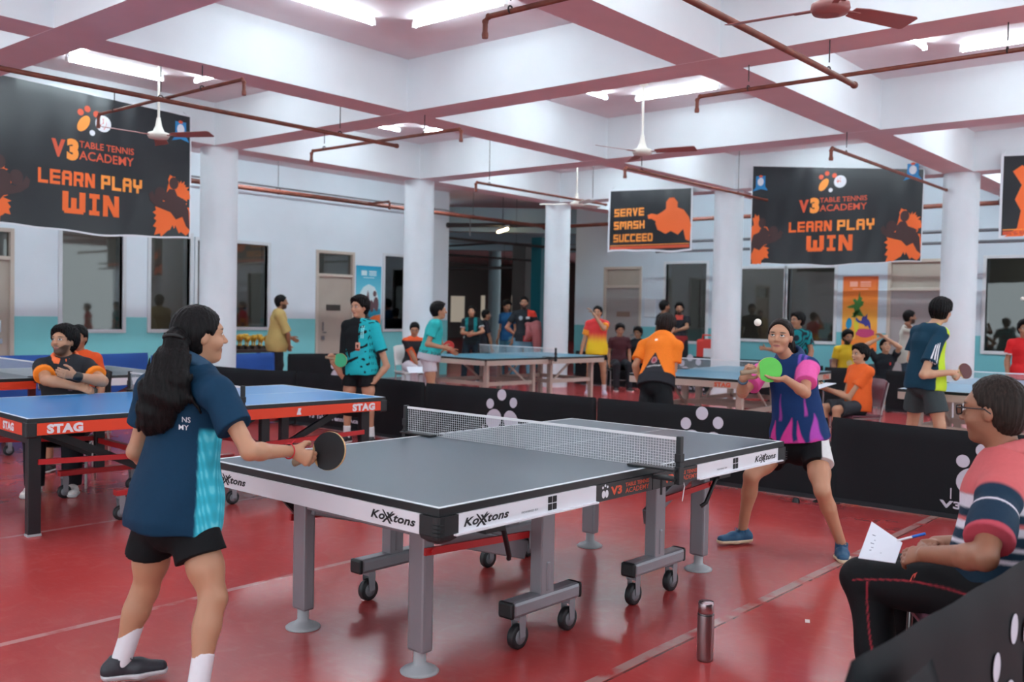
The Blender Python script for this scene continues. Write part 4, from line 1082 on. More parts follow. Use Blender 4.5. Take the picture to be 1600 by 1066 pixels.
# balls in play
M_ball = mat('ball_celluloid', (236, 228, 216), .45)
b = at(1184, 504, 5.35); tag(MB().sphere(b, .0205, 20, 14).build('ball', M_ball), 'white ball tossed up beside the serving girl', 'ball')
b = at(1598, 467, 10.2); tag(MB().sphere(b, .0215, 16, 10).build('ball', M_ball), 'white ball in the air at the right edge of the picture', 'ball')
# ------------------------------------------------------------------ bodies: smooth blended volumes turned into one surface
class Vol:
    def __init__(s): s.ops = []
    def add(s, fn, lo, hi, k=.02, mode='u'): s.ops.append((fn, np.minimum(lo, hi), np.maximum(lo, hi), k, mode)); return s
    def cone(s, a, b, ra, rb, k=.02, mode='u'):
        a, b = np.asarray(a, float), np.asarray(b, float); d = b-a; L2 = d@d+1e-12; R = max(ra, rb)
        def fn(P):
            q = P-a.astype(np.float32); t = np.clip((q@d.astype(np.float32))/L2, 0, 1)
            return np.linalg.norm(q-t[..., None]*d.astype(np.float32), axis=-1)-(ra+(rb-ra)*t)
        return s.add(fn, np.minimum(a, b)-R, np.maximum(a, b)+R, k, mode)
    def cone_cut(s, a, b, ra, rb, c, n, k=.014):
        """tapered tube ending in a flat opening at c, facing n"""
        a, b, c, n = np.asarray(a, float), np.asarray(b, float), np.asarray(c, float), nrm(n); d = b-a; L2 = d@d+1e-12; R = max(ra, rb)
        def fn(P):
            q = P-a.astype(np.float32); t = np.clip((q@d.astype(np.float32))/L2, 0, 1)
            return np.maximum(np.linalg.norm(q-t[..., None]*d.astype(np.float32), axis=-1)-(ra+(rb-ra)*t), (P-c.astype(np.float32))@n.astype(np.float32))
        return s.add(fn, np.minimum(a, b)-R, np.maximum(a, b)+R, k)
    def chain(s, pts, rs, k=.015):
        for i in range(len(pts)-1): s.cone(pts[i], pts[i+1], rs[i], rs[i+1], k)
        return s
    def ell(s, c, rad, Rm=None, k=.02, mode='u'):
        """ellipsoid; Rm rows are its axes"""
        c = np.asarray(c, float); rad = np.asarray(rad, float); Rm = np.eye(3) if Rm is None else np.asarray(Rm, float)
        m = rad.min()
        def fn(P):
            q = (P-c.astype(np.float32)) @ Rm.T.astype(np.float32)
            return (np.linalg.norm(q/rad.astype(np.float32), axis=-1)-1)*m
        R = rad.max(); return s.add(fn, c-R, c+R, k, mode)
    def ecap(s, a, b, ea, eb, U, V, k=.02, mode='u'):
        """capsule with elliptic section (half widths ea=(u,v) at a, eb at b)"""
        a, b, U, V = (np.asarray(q, float) for q in (a, b, U, V)); d = b-a; L2 = d@d+1e-12; D = d/math.sqrt(L2)
        U = nrm(U-D*(U@D)); V = np.cross(D, U) if abs(np.cross(D, U)@V) > .5 else nrm(V-D*(V@D))
        def fn(P):
            q = P-a.astype(np.float32); t = np.clip((q@d.astype(np.float32))/L2, 0, 1)
            q = q-t[..., None]*d.astype(np.float32)
            ru = ea[0]+(eb[0]-ea[0])*t; rv = ea[1]+(eb[1]-ea[1])*t; rm = np.minimum(ru, rv)
            return (np.sqrt(((q@U.astype(np.float32))/ru)**2+((q@V.astype(np.float32))/rv)**2+((q@D.astype(np.float32))/rm)**2)-1)*rm
        R = max(*ea, *eb); return s.add(fn, np.minimum(a, b)-R, np.maximum(a, b)+R, k, mode)
    def cut(s, p, n, lo=None, hi=None, k=.004):
        """removes everything on the side of p that n points to (inside the box lo..hi if given)"""
        p, n = np.asarray(p, float), nrm(n)
        return s.add(lambda P: -((P-p.astype(np.float32))@n.astype(np.float32)), lo if lo is not None else np.full(3, -99.), hi if hi is not None else np.full(3, 99.), k, 'cut')
    def mesh(s, h, warp=None):
        us = [o for o in s.ops if o[4] == 'u']
        lo = np.min([o[1] for o in us], 0)-3*h; hi = np.max([o[2] for o in us], 0)+3*h
        n = np.ceil((hi-lo)/h).astype(int)+1
        F = np.full(n, .5, np.float32); ax = [np.arange(m, dtype=np.float32)*h+np.float32(l) for m, l in zip(n, lo)]
        for fn, a, b, k, mode in s.ops:
            i0 = np.clip(((a-max(k, .02)-2*h-lo)/h).astype(int), 0, n-1); i1 = np.clip(((b+max(k, .02)+2*h-lo)/h).astype(int)+2, 0, n)
            if (i1 <= i0).any(): continue
            sl = tuple(slice(p, q) for p, q in zip(i0, i1))
            G = np.stack(np.meshgrid(*[x[c] for x, c in zip(ax, sl)], indexing='ij'), -1)
            d = fn(G).astype(np.float32); f = F[sl]
            if mode == 'u':
                w = np.clip(.5+.5*(f-d)/k, 0, 1); F[sl] = f*(1-w)+d*w-k*w*(1-w)
            else:
                d = -d; w = np.clip(.5-.5*(f-d)/k, 0, 1); F[sl] = f*(1-w)+d*w+k*w*(1-w)
        if warp is not None:
            G = np.stack(np.meshgrid(*ax, indexing='ij'), -1); m = np.abs(F) < .04; F[m] += warp(G[m]).astype(np.float32)
        return surface_nets(F, lo, h)
def surface_nets(F, o, h):
    ins = F < 0; c = np.zeros([m-1 for m in F.shape], np.int8); CN = [(i, j, k) for i in (0, 1) for j in (0, 1) for k in (0, 1)]
    def sub(A, q): return A[q[0]:A.shape[0]-1+q[0], q[1]:A.shape[1]-1+q[1], q[2]:A.shape[2]-1+q[2]]
    for q in CN: c += sub(ins, q)
    act = np.argwhere((c > 0) & (c < 8)); idx = np.full(c.shape, -1, np.int32); idx[tuple(act.T)] = np.arange(len(act))
    pos = np.zeros((len(act), 3)); cnt = np.zeros(len(act))
    val = {q: F[tuple((act+q).T)] for q in CN}
    for q in CN:
        for axn in range(3):
            if q[axn]: continue
            r = list(q); r[axn] = 1; r = tuple(r); a, b = val[q], val[r]; x = (a < 0) != (b < 0)
            t = np.where(x, a/np.where(a == b, 1, a-b), 0)
            p = np.array(q, float)[None]+np.eye(3)[axn]*t[:, None]
            pos += p*x[:, None]; cnt += x
    V = o+h*(act+pos/cnt[:, None]); Q = []
    for axn in range(3):
        u, v = [(1, 2), (2, 0), (0, 1)][axn]
        A = ins[tuple(slice(0, -1) if i == axn else slice(1, -1) for i in range(3))]; B = ins[tuple(slice(1, None) if i == axn else slice(1, -1) for i in range(3))]
        e = np.argwhere(A != B); s_ = A[tuple(e.T)]
        off = np.ones(3, int); off[axn] = 0; e = e+off
        du = np.eye(3, dtype=int)[u]; dv = np.eye(3, dtype=int)[v]
        f = np.stack([idx[tuple((e-du-dv).T)], idx[tuple((e-dv).T)], idx[tuple(e.T)], idx[tuple((e-du).T)]], 1)
        f[~s_] = f[~s_][:, ::-1]; Q.append(f)
    return V, np.concatenate(Q)
def fast_mesh(name, V, Q, base):
    me = bpy.data.meshes.new(name); V = (V-base).astype(np.float32)
    me.vertices.add(len(V)); me.vertices.foreach_set('co', V.ravel())
    me.loops.add(Q.size); me.loops.foreach_set('vertex_index', Q.ravel().astype(np.int32))
    me.polygons.add(len(Q)); me.polygons.foreach_set('loop_start', np.arange(0, Q.size, 4, dtype=np.int32))
    me.polygons.foreach_set('use_smooth', np.ones(len(Q), bool)); me.update(calc_edges=True); return me
def set_attr(me, name, A, typ='FLOAT_COLOR'):
    at_ = me.attributes.new(name, typ, 'POINT')
    if typ == 'FLOAT_COLOR': at_.data.foreach_set('color', np.concatenate([A, np.ones((len(A), 1))], 1).astype(np.float32).ravel())
    else: at_.data.foreach_set('vector', A.astype(np.float32).ravel())

def skin_material(rgb, gaze=(0, 0), beard=0.0, brow=(26, 20, 18), lip=(150, 84, 78)):
    m = bpy.data.materials.new('skin'); m.use_nodes = True; nt = m.node_tree; N = nt.nodes; L = nt.links; b = N['Principled BSDF']
    a = N.new('ShaderNodeAttribute'); a.attribute_name = 'face'; sp = N.new('ShaderNodeSeparateXYZ'); L.new(a.outputs['Vector'], sp.inputs[0])
    def mt(op, x, y=None, z=None):
        n = N.new('ShaderNodeMath'); n.operation = op
        for i, q in enumerate((x, y, z)):
            if q is None: continue
            if isinstance(q, (int, float)): n.inputs[i].default_value = q
            else: L.new(q, n.inputs[i])
        return n.outputs[0]
    X, Y, Z = sp.outputs; AX = mt('ABSOLUTE', X); front = mt('GREATER_THAN', Y, .045)
    def ell(x, cx, rx, cz, rz, soft=.25, zz=None):
        d = mt('ADD', mt('POWER', mt('DIVIDE', mt('SUBTRACT', x, cx), rx), 2), mt('POWER', mt('DIVIDE', mt('SUBTRACT', zz if zz is not None else Z, cz), rz), 2))
        r = N.new('ShaderNodeMapRange'); L.new(d, r.inputs[0]); r.inputs[1].default_value = 1+soft; r.inputs[2].default_value = 1-soft; r.inputs[3].default_value = 0; r.inputs[4].default_value = 1
        return mt('MULTIPLY', r.outputs[0], front)
    col = lin(rgb)
    n = N.new('ShaderNodeTexNoise'); n.inputs['Scale'].default_value = 30; n.inputs['Detail'].default_value = 4
    tc = N.new('ShaderNodeTexCoord'); L.new(tc.outputs['Object'], n.inputs['Vector'])
    def mix(f, A, B):
        x = N.new('ShaderNodeMix'); x.data_type = 'RGBA'
        for s_, v in ((x.inputs[0], f), (x.inputs[6], A), (x.inputs[7], B)):
            if isinstance(v, tuple): s_.default_value = (*v, 1)
            elif isinstance(v, (int, float)): s_.default_value = v
            else: L.new(v, s_)
        return x.outputs[2]
    c = mix(mt('MULTIPLY', n.outputs['Fac'], .5), col, tuple(k*.86 for k in col))
    if beard:
        g = mt('MULTIPLY', mt('MULTIPLY', mt('LESS_THAN', Z, mt('ADD', mt('MULTIPLY', mt('POWER', mt('DIVIDE', AX, .06), 2), .024), -.058)), mt('MINIMUM', mt('MAXIMUM', mt('MULTIPLY', mt('ADD', Y, .012), 28.), 0), 1)), mt('GREATER_THAN', Z, -.135))
        c = mix(mt('MULTIPLY', g, beard), c, lin((30, 24, 22)))
        c = mix(mt('MULTIPLY', ell(X, 0, .028, -.0445, .006), beard*.9), c, lin((30, 24, 22)))
    c = mix(mt('MULTIPLY', ell(X, 0, .024, -.060, .0095), .85), c, lin(lip))
    c = mix(mt('MULTIPLY', ell(X, 0, .022, -.0595, .0014), .8), c, lin((70, 36, 34)))
    c = mix(mt('MULTIPLY', ell(AX, .033, .02, .004, .012, .6), .22), c, lin((70, 44, 38)))
    zb = mt('SUBTRACT', Z, mt('MULTIPLY', mt('SUBTRACT', AX, .034), -.0))
    c = mix(mt('MULTIPLY', ell(AX, .035, .020, .0305, .0042, .5), .9), c, lin(brow))
    eye = ell(AX, .0315, .0148, .010, .0064, .2)
    c = mix(eye, c, lin((214, 208, 204)))
    iris = mt('MULTIPLY', mt('MAXIMUM', ell(X, .0315+gaze[0], .0078, .010+gaze[1], .0078, .2), ell(X, -.0315+gaze[0], .0078, .010+gaze[1], .0078, .2)), eye)
    c = mix(iris, c, lin((28, 18, 14)))
    lid = mt('MULTIPLY', mt('SUBTRACT', ell(AX, .0315, .0165, .0112, .0082, .2), ell(AX, .0315, .0148, .0092, .0068, .2)), .8)
    c = mix(mt('MAXIMUM', lid, 0), c, lin((40, 26, 22)))
    L.new(c, b.inputs['Base Color']); b.inputs['Roughness'].default_value = .48; b.inputs['Subsurface Weight'].default_value = .06
    b.inputs['Subsurface Radius'].default_value = (.012, .005, .003); b.inputs['Subsurface Scale'].default_value = .6
    return m
def cloth_mat(name='cloth'): return mat(name, (200, 200, 200), .75, spec=.2, bump=(34, .12), noise=(60, .03), vcol=True)
def hair_material(rgb=(20, 17, 18), strand=True):
    k = 'hair_%d_%d_%d' % rgb
    if k in _mats: return _mats[k]
    m = bpy.data.materials.new(k); m.use_nodes = True; nt = m.node_tree; N = nt.nodes; L = nt.links; b = N['Principled BSDF']
    tc = N.new('ShaderNodeTexCoord'); mp = N.new('ShaderNodeMapping'); mp.inputs['Scale'].default_value = (170, 170, 14); L.new(tc.outputs['Object'], mp.inputs[0])
    n = N.new('ShaderNodeTexNoise'); n.inputs['Scale'].default_value = 1; n.inputs['Detail'].default_value = 3; L.new(mp.outputs[0], n.inputs[0])
    r = N.new('ShaderNodeValToRGB'); r.color_ramp.elements[0].position = .35; r.color_ramp.elements[1].position = .75
    c = lin(rgb); r.color_ramp.elements[0].color = (*[q*.6 for q in c], 1); r.color_ramp.elements[1].color = (*[q*1.4+.001 for q in c], 1)
    L.new(n.outputs['Fac'], r.inputs[0]); L.new(r.outputs[0], b.inputs['Base Color'])
    bp = N.new('ShaderNodeBump'); bp.inputs['Strength'].default_value = .5; bp.inputs['Distance'].default_value = .006; L.new(n.outputs['Fac'], bp.inputs['Height']); L.new(bp.outputs[0], b.inputs['Normal'])
    b.inputs['Roughness'].default_value = .45; b.inputs['Specular IOR Level'].default_value = .12
    _mats[k] = m; return m

# ------------------------------------------------------------------ poses
def pose(x, y, heading, h=1.7, kind='stand', lean=0., seat=.45, twist=0., stance=.13, look=None, tilt=0., z=0.):
    s = h/1.7; hd = math.radians(heading); F = np.array([math.cos(hd), math.sin(hd), 0]); L = np.array([-math.sin(hd), math.cos(hd), 0]); Z = np.array([0, 0, 1.])
    o = np.array([x, y, z]); J = {'s': s, 'F': F, 'L': L}
    for n, q in (('L', 1), ('R', -1)):
        if kind == 'stand':
            J['hip'+n] = o+L*.085*s*q+Z*.89*s; J['kn'+n] = o+L*(.085*s+stance*.35)*q+F*.03*s+Z*.48*s; J['an'+n] = o+L*(.07*s+stance*.6)*q+Z*.085*s
        else:
            J['hip'+n] = o+L*.09*s*q+Z*(seat+.09*s); J['kn'+n] = o+L*.13*s*q+F*.41*s+Z*(seat+.06*s); J['an'+n] = o+L*.13*s*q+F*.42*s+Z*.085*s
        J['toe'+n] = J['an'+n]+F*.16*s+L*.03*q-Z*.05*s
    P = (J['hipL']+J['hipR'])/2; a = math.radians(lean); U = Z*math.cos(a)+F*math.sin(a); F2 = F*math.cos(a)-Z*math.sin(a)
    t = math.radians(twist); F3 = F2*math.cos(t)+L*math.sin(t); L3 = L*math.cos(t)-F2*math.sin(t)
    J['neck'] = P+U*.525*s
    for n, q in (('L', 1), ('R', -1)):
        J['sh'+n] = P+U*.472*s+L3*.163*s*q; J['el'+n] = J['sh'+n]-Z*.27*s+L3*.05*q*s-F3*.03*s; J['wr'+n] = J['el'+n]-Z*.22*s+F3*.09*s
    J['head'] = J['neck']+(Z*.75+U*.25)*.155*s+F*.035*s
    if look is not None: lh = math.radians(look); J['hf'] = np.array([math.cos(lh), math.sin(lh), 0])
    else: J['hf'] = F
    J['hf'] = nrm(J['hf']+Z*math.tan(math.radians(tilt)))
    return J

def limb(v, a, b, ra, rm, rb, tm=.3, k=.02):
    m = a+(b-a)*tm; v.cone(a, m, ra, rm, k); v.cone(m, b, rm, rb, k)

def hand(v, W_, D, Nn, side, s, curl=25, spread=.0, thumb=None, k=.006, rf=.0085):
    """palm plus five separate bent fingers; Nn = way the palm faces, side 'R'/'L'; curl in degrees per joint (scalar or five values, thumb first)"""
    D = nrm(D); Nn = nrm(Nn-D*(Nn@D)); T = np.cross(D, Nn)*(1 if side == 'R' else -1)
    cu = [curl]*5 if np.isscalar(curl) else list(curl)
    kn = W_+D*.082*s
    v.ecap(W_+D*.008*s, kn, (.026*s, .017*s), (.037*s, .0125*s), T, Nn, .012)
    tips = []
    for i, (off, l) in enumerate(((.0285, .92), (.0095, 1.0), (-.0095, .94), (-.027, .76))):
        p = kn+T*off*s-D*(.004*abs(off)/.02)*s; a = 0.; c = math.radians(cu[i+1]); d0 = nrm(D+T*spread*off*12)
        for j, (seg, r0) in enumerate(((.042, 1.0), (.027, .92), (.021, .84))):
            a += c*(.75 if j == 0 else 1.0); q = p+(d0*math.cos(a)+Nn*math.sin(a))*seg*l*s
            v.cone(p, q, rf*r0*s, rf*(r0-.07)*s, k); p = q
        tips.append(p)
    b = W_+D*.022*s+T*.026*s; ta = thumb if thumb is not None else (.62, .55, .35)
    c = math.radians(cu[0]); d1 = nrm(D*ta[0]+T*ta[1]+Nn*ta[2]); p1 = b+d1*.042*s
    d2 = nrm(d1*math.cos(c)+nrm(Nn*.7-T*.5+D*.2)*math.sin(c)); p2 = p1+d2*.032*s; d3 = nrm(d2*math.cos(c)+nrm(Nn*.6-T*.6)*math.sin(c)); p3 = p2+d3*.025*s
    v.cone(b, p1, .015*s, .0115*s, .01); v.cone(p1, p2, .0105*s, .0095*s, k); v.cone(p2, p3, .0095*s, .008*s, k)
    return dict(T=T, D=D, N=Nn, palm=W_+D*.06*s+Nn*.018*s, knuckle=kn, tips=tips)

def person(J, label, skin=(176, 128, 100), hair='short', hair_rgb=(20, 17, 18), shirt=None, shorts=None, pants=None, shoes=((40, 40, 44), (220, 220, 220)),
           socks=None, sock_h=.12, hands={}, h=.009, female=False, beard=0, gaze=(0, 0), sleeve=.62, hem=-.06, leg_hem=.55, collar=None, build=1.0, fit=1.0, group=None, hairline=.062, wrinkle=.004, barefoot=False, lip=(150, 84, 78), loose=0.):
    """one continuous body surface; hair, garments, shoes are its children.  shirt/shorts/pants = colour or function(torso coords)->colours"""
    s = J['s']; P = (J['hipL']+J['hipR'])/2; U = nrm(J['neck']-P); Ls = nrm((J['shL']-J['shR'])-U*((J['shL']-J['shR'])@U)); Fc = np.cross(Ls, U)
    Lp = nrm((J['hipL']-J['hipR'])); Fp = nrm(np.cross(Lp, [0, 0, 1.])) if abs(Lp[2]) < .9 else Fc
    Lp_t = nrm(Lp+Ls*.2); T = np.linalg.norm(J['neck']-P); bw = s*build
    base = np.array([P[0], P[1], 0.]); cen = lambda t: P+U*T*t
    hf = nrm(J['hf']); hu = nrm(np.array([0, 0, 1.])-hf*hf[2]); hu = nrm(hu+J.get('roll', 0)*np.cross(hf, hu)); hl = np.cross(hu, hf); hc = J['head']; hs = J.get('hs', s**.6)
    HR = np.array([-hl, hf, hu])           # rows: right, forward, up
    hp = lambda x, y, z: hc+(-hl*x+hf*y+hu*z)*hs
    wq = .9 if female else 1.0
    sections = [(-.04, .150, .108), (.12, .152, .108), (.42, .126*wq, .092), (.72, .150*wq, .108), (.90, .128*wq, .084)]
    def torso(v, inf=0., lo=-9, k=.03):
        for (t0, a0, b0), (t1, a1, b1) in zip(sections[:-1], sections[1:]):
            if t1 < lo: continue
            lat = Lp_t if t1 < .3 else nrm(Lp_t*(1-t1)+Ls*t1)
            v.ecap(cen(t0), cen(t1), (a0*bw+inf, b0*bw+inf), (a1*bw+inf, b1*bw+inf), lat, np.cross(lat, U), k)
        for n in 'LR': v.cone(cen(.93), J['sh'+n]-U*.01, .055*bw+inf, .052*bw+inf, k)
    v = Vol(); torso(v)
    v.cone(J['neck']-U*.03, hc-hu*.06*hs-hf*.012, .054*bw*(.88 if female else 1), .052*hs*(.86 if female else 1), .02)
    for n in 'LR':
        lw = bw*(.9 if female else 1.0); limb(v, J['sh'+n], J['el'+n], .050*lw, .043*lw, .036*lw, .35); limb(v, J['el'+n], J['wr'+n], .037*lw, .038*lw, .0255*lw, .25)
        v.cone(J['hip'+n], J['hip'+n]+(J['kn'+n]-J['hip'+n])*.3, .079*bw, .079*bw, .03); limb(v, J['hip'+n]+(J['kn'+n]-J['hip'+n])*.3, J['kn'+n], .079*bw, .068*bw, .052*bw, .5, .03)
        kd = nrm(J['an'+n]-J['kn'+n]); back = -nrm(np.cross(np.cross(kd, Fp), kd)) if True else 0
        limb(v, J['kn'+n], J['an'+n]+0*back, .050*bw, .046*bw, .031*bw, .3, .02)
        cb = J['kn'+n]+(J['an'+n]-J['kn'+n])*.28; fw = J['toe'+n]-J['an'+n]; bk = -nrm(fw-kd*(fw@kd)); v.ell(cb+bk*.018*bw, (.038*bw, .042*bw, .10*s), np.array([nrm(np.cross(kd, bk)), bk, kd]), .03)
        v.cone(J['an'+n]-[0, 0, .03*s], J['an'+n]+(J['toe'+n]-J['an'+n])*.5-[0, 0, .012*s], .033*s, .019*s, .02)
    hd = {}
    for n in 'LR':
        q = hands.get(n, {}); fd = nrm(J['wr'+n]-J['el'+n]); D = q.get('D', fd); Nn = q.get('N', -Ls*(1 if n == 'L' else -1)); hd[n] = hand(v, J['wr'+n], np.asarray(D, float), np.asarray(Nn, float), n, s*.98, q.get('curl', 22), q.get('spread', .0), q.get('thumb'), rf=max(.0085, h*.95))
    # head
    v.ell(hp(0, -.012, .025), np.array([.074, .094, .092])*hs, HR, .02)
    v.ell(hp(0, .026, -.032), np.array([.059 if not female else .052, .060, .070])*hs, HR, .03); v.ell(hp(0, .058, -.088), np.array([.028, .028, .022])*hs, HR, .025)
    v.ell(hp(0, .062, .03), np.array([.052, .03, .022])*hs, HR, .02)
    for q in (-1, 1):
        v.ell(hp(q*.032, .098, .010), np.array([.017, .014, .012])*hs, HR, .012, 'cut'); v.ell(hp(q*.0315, .073, .010), np.array([.0145, .0145, .0145])*hs, HR, .004)
        v.ell(hp(q*.038, .058, -.026), np.array([.024, .025, .024])*hs, HR, .02); v.ell(hp(q*.074, -.008, -.004), np.array([.009, .019, .031])*hs, HR, .006)
    v.cone(hp(0, .086, .014), hp(0, .108, -.022), .0075*hs, .0115*hs, .008)
    for q in (-1, 1): v.ell(hp(q*.011, .098, -.026), np.array([.008, .010, .007])*hs, HR, .006)
    v.ell(hp(0, .081, -.0535), np.array([.022, .012, .006])*hs, HR, .006); v.ell(hp(0, .080, -.066), np.array([.018, .012, .0065])*hs, HR, .006)
    V, Q = v.mesh(h)
    me = fast_mesh('person', V, Q, base); loc = ((V-hc)@HR.T)/hs
    set_attr(me, 'face', loc, 'FLOAT_VECTOR')
    o = link('person', me, None, [skin_material(skin, gaze, beard, lip=lip)], loc=base); tag(o, label, 'person', group)
    def child(name, vol, hh, m, colfn=None, warp=None):
        V, Q = vol.mesh(hh, warp); me = fast_mesh(name, V, Q, base)
        if colfn is not None: set_attr(me, 'col', colfn(V))
        return link(name, me, o, [m])
    # hair
    hm = hair_material(hair_rgb)
    hv = Vol(); t_ = {'short': .014, 'full': .026, 'crop': .006, 'pony': .010, 'long': .012, 'bald': .004}[hair]*hs
    hv.ell(hp(0, -.014, .030), np.array([.075, .095, .092])*hs+t_, HR, .02)
    if hair == 'full': hv.ell(hp(0, .03, .088), np.array([.066, .062, .034])*hs, HR, .03)
    if hair in ('pony', 'long'): hv.ell(hp(0, -.04, -.02), np.array([.066, .062, .075])*hs, HR, .03)
    else: hv.ell(hp(0, -.05, -.03), np.array([.062, .045, .06])*hs, HR, .03)
    # hairline: a slanted cut in front and a cut at the nape
    e1 = nrm(hf*.55-hu*.83) if hair not in ('bald',) else nrm(hf*.72-hu*.69)
    hv.cut(hp(0, .076, hairline+.012), nrm(hf*.86-hu*.5), hp(0, .09, 0)-.15*hs, hp(0, .09, 0)+.15*hs, .008*hs)
    if hair == 'pony': hv.ell(hp(0, .078, .004), np.array([.066, .060, .084])*hs, HR, .012, 'cut')
    hv.ell(hp(0, .075, -.028), np.array([.078, .062, .088])*hs*(1.0), HR, .012, 'cut')
    for q in (-1, 1): hv.ell(hp(q*.08, .012, -.035), np.array([.03, .028, .05])*hs, HR, .01, 'cut')
    hv.cut(hp(0, -.06, -.088), -hu, None, None, .02)
    if hair == 'bald': hv.ell(hp(0, .055, .105), np.array([.05, .075, .03])*hs, HR, .03, 'cut')
    sd = np.random.default_rng(abs(hash(label)) % 1000 if False else len(label)*7)
    ph = sd.uniform(0, 6, 6); am = 2.4 if hair in ('full', 'short') else 1.0
    def hw(G):
        q = (G-hc.astype(np.float32))
        a = np.arctan2(q@(-hl), q@hf); return am*.0013*hs*np.sin(26*a+ph[0]+22*(q@hu))+am*.0010*hs*np.sin(61*a+ph[1]+12*(q@hu))
    child('hair', hv, max(.0055, h*.8) if h < .008 else h*.9, hm, None, hw)
    # shirt
    def tcoords(V):
        d = V-P; r = dict(u=(d@U)/T, l=(d@Lp_t if False else d@Ls)/(.16*bw), f=(d@Fc)/(.11*bw), V=V, z=V[:, 2])
        for n in 'LR':
            a, b = J['sh'+n], J['el'+n]; t = ((V-a)@(b-a))/((b-a)@(b-a)); tc_ = np.clip(t, -.2, 1.2); r['t'+n] = t; r['d'+n] = np.linalg.norm(V-(a+tc_[:, None]*(b-a)), axis=1)
        tor = (np.sqrt(r['l']**2+r['f']**2)-1)*.11*bw
        for n in 'LR': r['s'+n] = (r['d'+n]-.058*bw < tor+.004) & (r['t'+n] > .02)
        r['sl'] = r['sL'] | r['sR']; r['t'] = np.where(r['dL'] < r['dR'], r['tL'], r['tR'])
        r['sleeve'] = ((r['dL'] < .085*bw) & (r['tL'] > .12) & (np.abs(r['l']) > .75)) | ((r['dR'] < .085*bw) & (r['tR'] > .12) & (np.abs(r['l']) > .75))
        return r
    def colour(fn):
        if callable(fn): return lambda V: fn(tcoords(V))
        c = np.array(lin(fn)); return lambda V: np.tile(c, (len(V), 1))
    rs_ = np.random.default_rng(len(label)*13+5); fr = rs_.uniform(18, 34, 4); pz = rs_.uniform(0, 6, 4); A1 = rs_.normal(size=(4, 3)); A1 /= np.linalg.norm(A1, axis=1)[:, None]
    def folds(G):
        w = 0
        for k in range(4): w = w+np.sin(fr[k]*(G@A1[k].astype(np.float32))+pz[k]+1.5*np.sin(9*(G@A1[(k+1) % 4].astype(np.float32))))
        return wrinkle*.45*w
    if shirt is not None:
        g = .014*fit*s+loose
        sv = Vol(); torso(sv, g, k=.025)
        hemp = P+U*(hem*s)
        if fit > 1.3: sv.ecap(cen(.66), cen(-.05), (.146*wq*bw+g*.8, .104*bw+g*.8), (.180*bw+g*1.25, .142*bw+g*1.45+(.014 if fit > 1.8 else 0)), Lp_t, np.cross(Lp_t, U), .03)
        for (a, b) in ((-.04, hem*s/T-.05),):
            sv.ecap(cen(.10), cen(min(-.06, b)), ((.155)*bw+g*1.15, .112*bw+g*1.15), (.166*bw+g*1.3, .122*bw+g*1.3), Lp_t, np.cross(Lp_t, U), .04)
        for n in 'LR':
            a, b = J['sh'+n], J['el'+n]
            sv.cone_cut(a, a+(b-a)*(sleeve+.15), .054*bw+g*.45, .055*bw+g*.65+.007*s, a+(b-a)*sleeve, b-a, .014)
        sv.cut(hemp, -U, None, None, .004)
        # neck opening
        nk = J['neck']; sv.cone(nk+U*.035*s-Fc*.01, nk+U*.16*s+hf*.03, .060*bw, .085*bw, .006, 'cut')
        sh = child('shirt', sv, h if h < .008 else h*1.0, cloth_mat(), colour(shirt), folds)
        if collar is not None:
            cv = Vol(); c0 = nk+U*.026*s; n_ = 22
            for q in range(n_):
                a0, a1 = [2*PI*(i+.0)/n_+.0 for i in (q, q+1)]
                if abs(((a0+a1)/2+PI) % (2*PI)-PI) < .26: continue
                pt = [c0+Fc*math.cos(a)*.072*bw+Ls*math.sin(a)*.074*bw+U*(.010-.034*math.cos(a))*s for a in (a0, a1)]
                cv.cone(pt[0], pt[1], .012*s, .012*s, .012); ptm = [p_+Fc*math.cos(a)*.009*s+Ls*math.sin(a)*.010*s-U*.014*s for p_, a in zip(pt, (a0, a1))]; cv.cone(ptm[0], ptm[1], .012*s, .012*s, .012); pt2 = [p_+Fc*math.cos(a)*.016*s+Ls*math.sin(a)*.018*s-U*.028*s for p_, a in zip(pt, (a0, a1))]; cv.cone(pt2[0], pt2[1], .010*s, .010*s, .012)
            child('collar', cv, min(h, .007), mat('collar_%d_%d_%d' % tuple(collar), collar, .7))
    if shorts is not None or pants is not None:
        full = pants is not None; pv = Vol(); g = (.016 if not full else .012)*s+loose*.6
        pv.ecap(cen(.22), cen(-.05), (.15*bw+g, .11*bw+g), (.155*bw+g, .118*bw+g), Lp_t, np.cross(Lp_t, U), .03)
        for n in 'LR':
            a, b, c = J['hip'+n], J['kn'+n], J['an'+n]
            if not full:
                pv.cone_cut(a, a+(b-a)*(leg_hem+.2), .080*bw+g*.55, .088*bw+g*1.3, a+(b-a)*leg_hem, b-a, .03)
            else:
                pv.cone(a, b, .092*bw+g, .066*bw+g, .035); pv.cone(b, c+[0, 0, .0], .066*bw+g, .05*bw+g, .02)
        for n in 'LR':
            a, b = J['hip'+n], J['kn'+n]
            if full: pv.cut(J['an'+n]-[0, 0, .02], np.array([0, 0, -1.]), J['an'+n]-.14, J['an'+n]+.14, .004)
        pv.cut(cen(.26), U, None, None, .004)
        fn = pants if full else shorts
        child('trousers' if full else 'shorts', pv, h if h < .008 else h*1.05, cloth_mat(), colour(fn), folds)
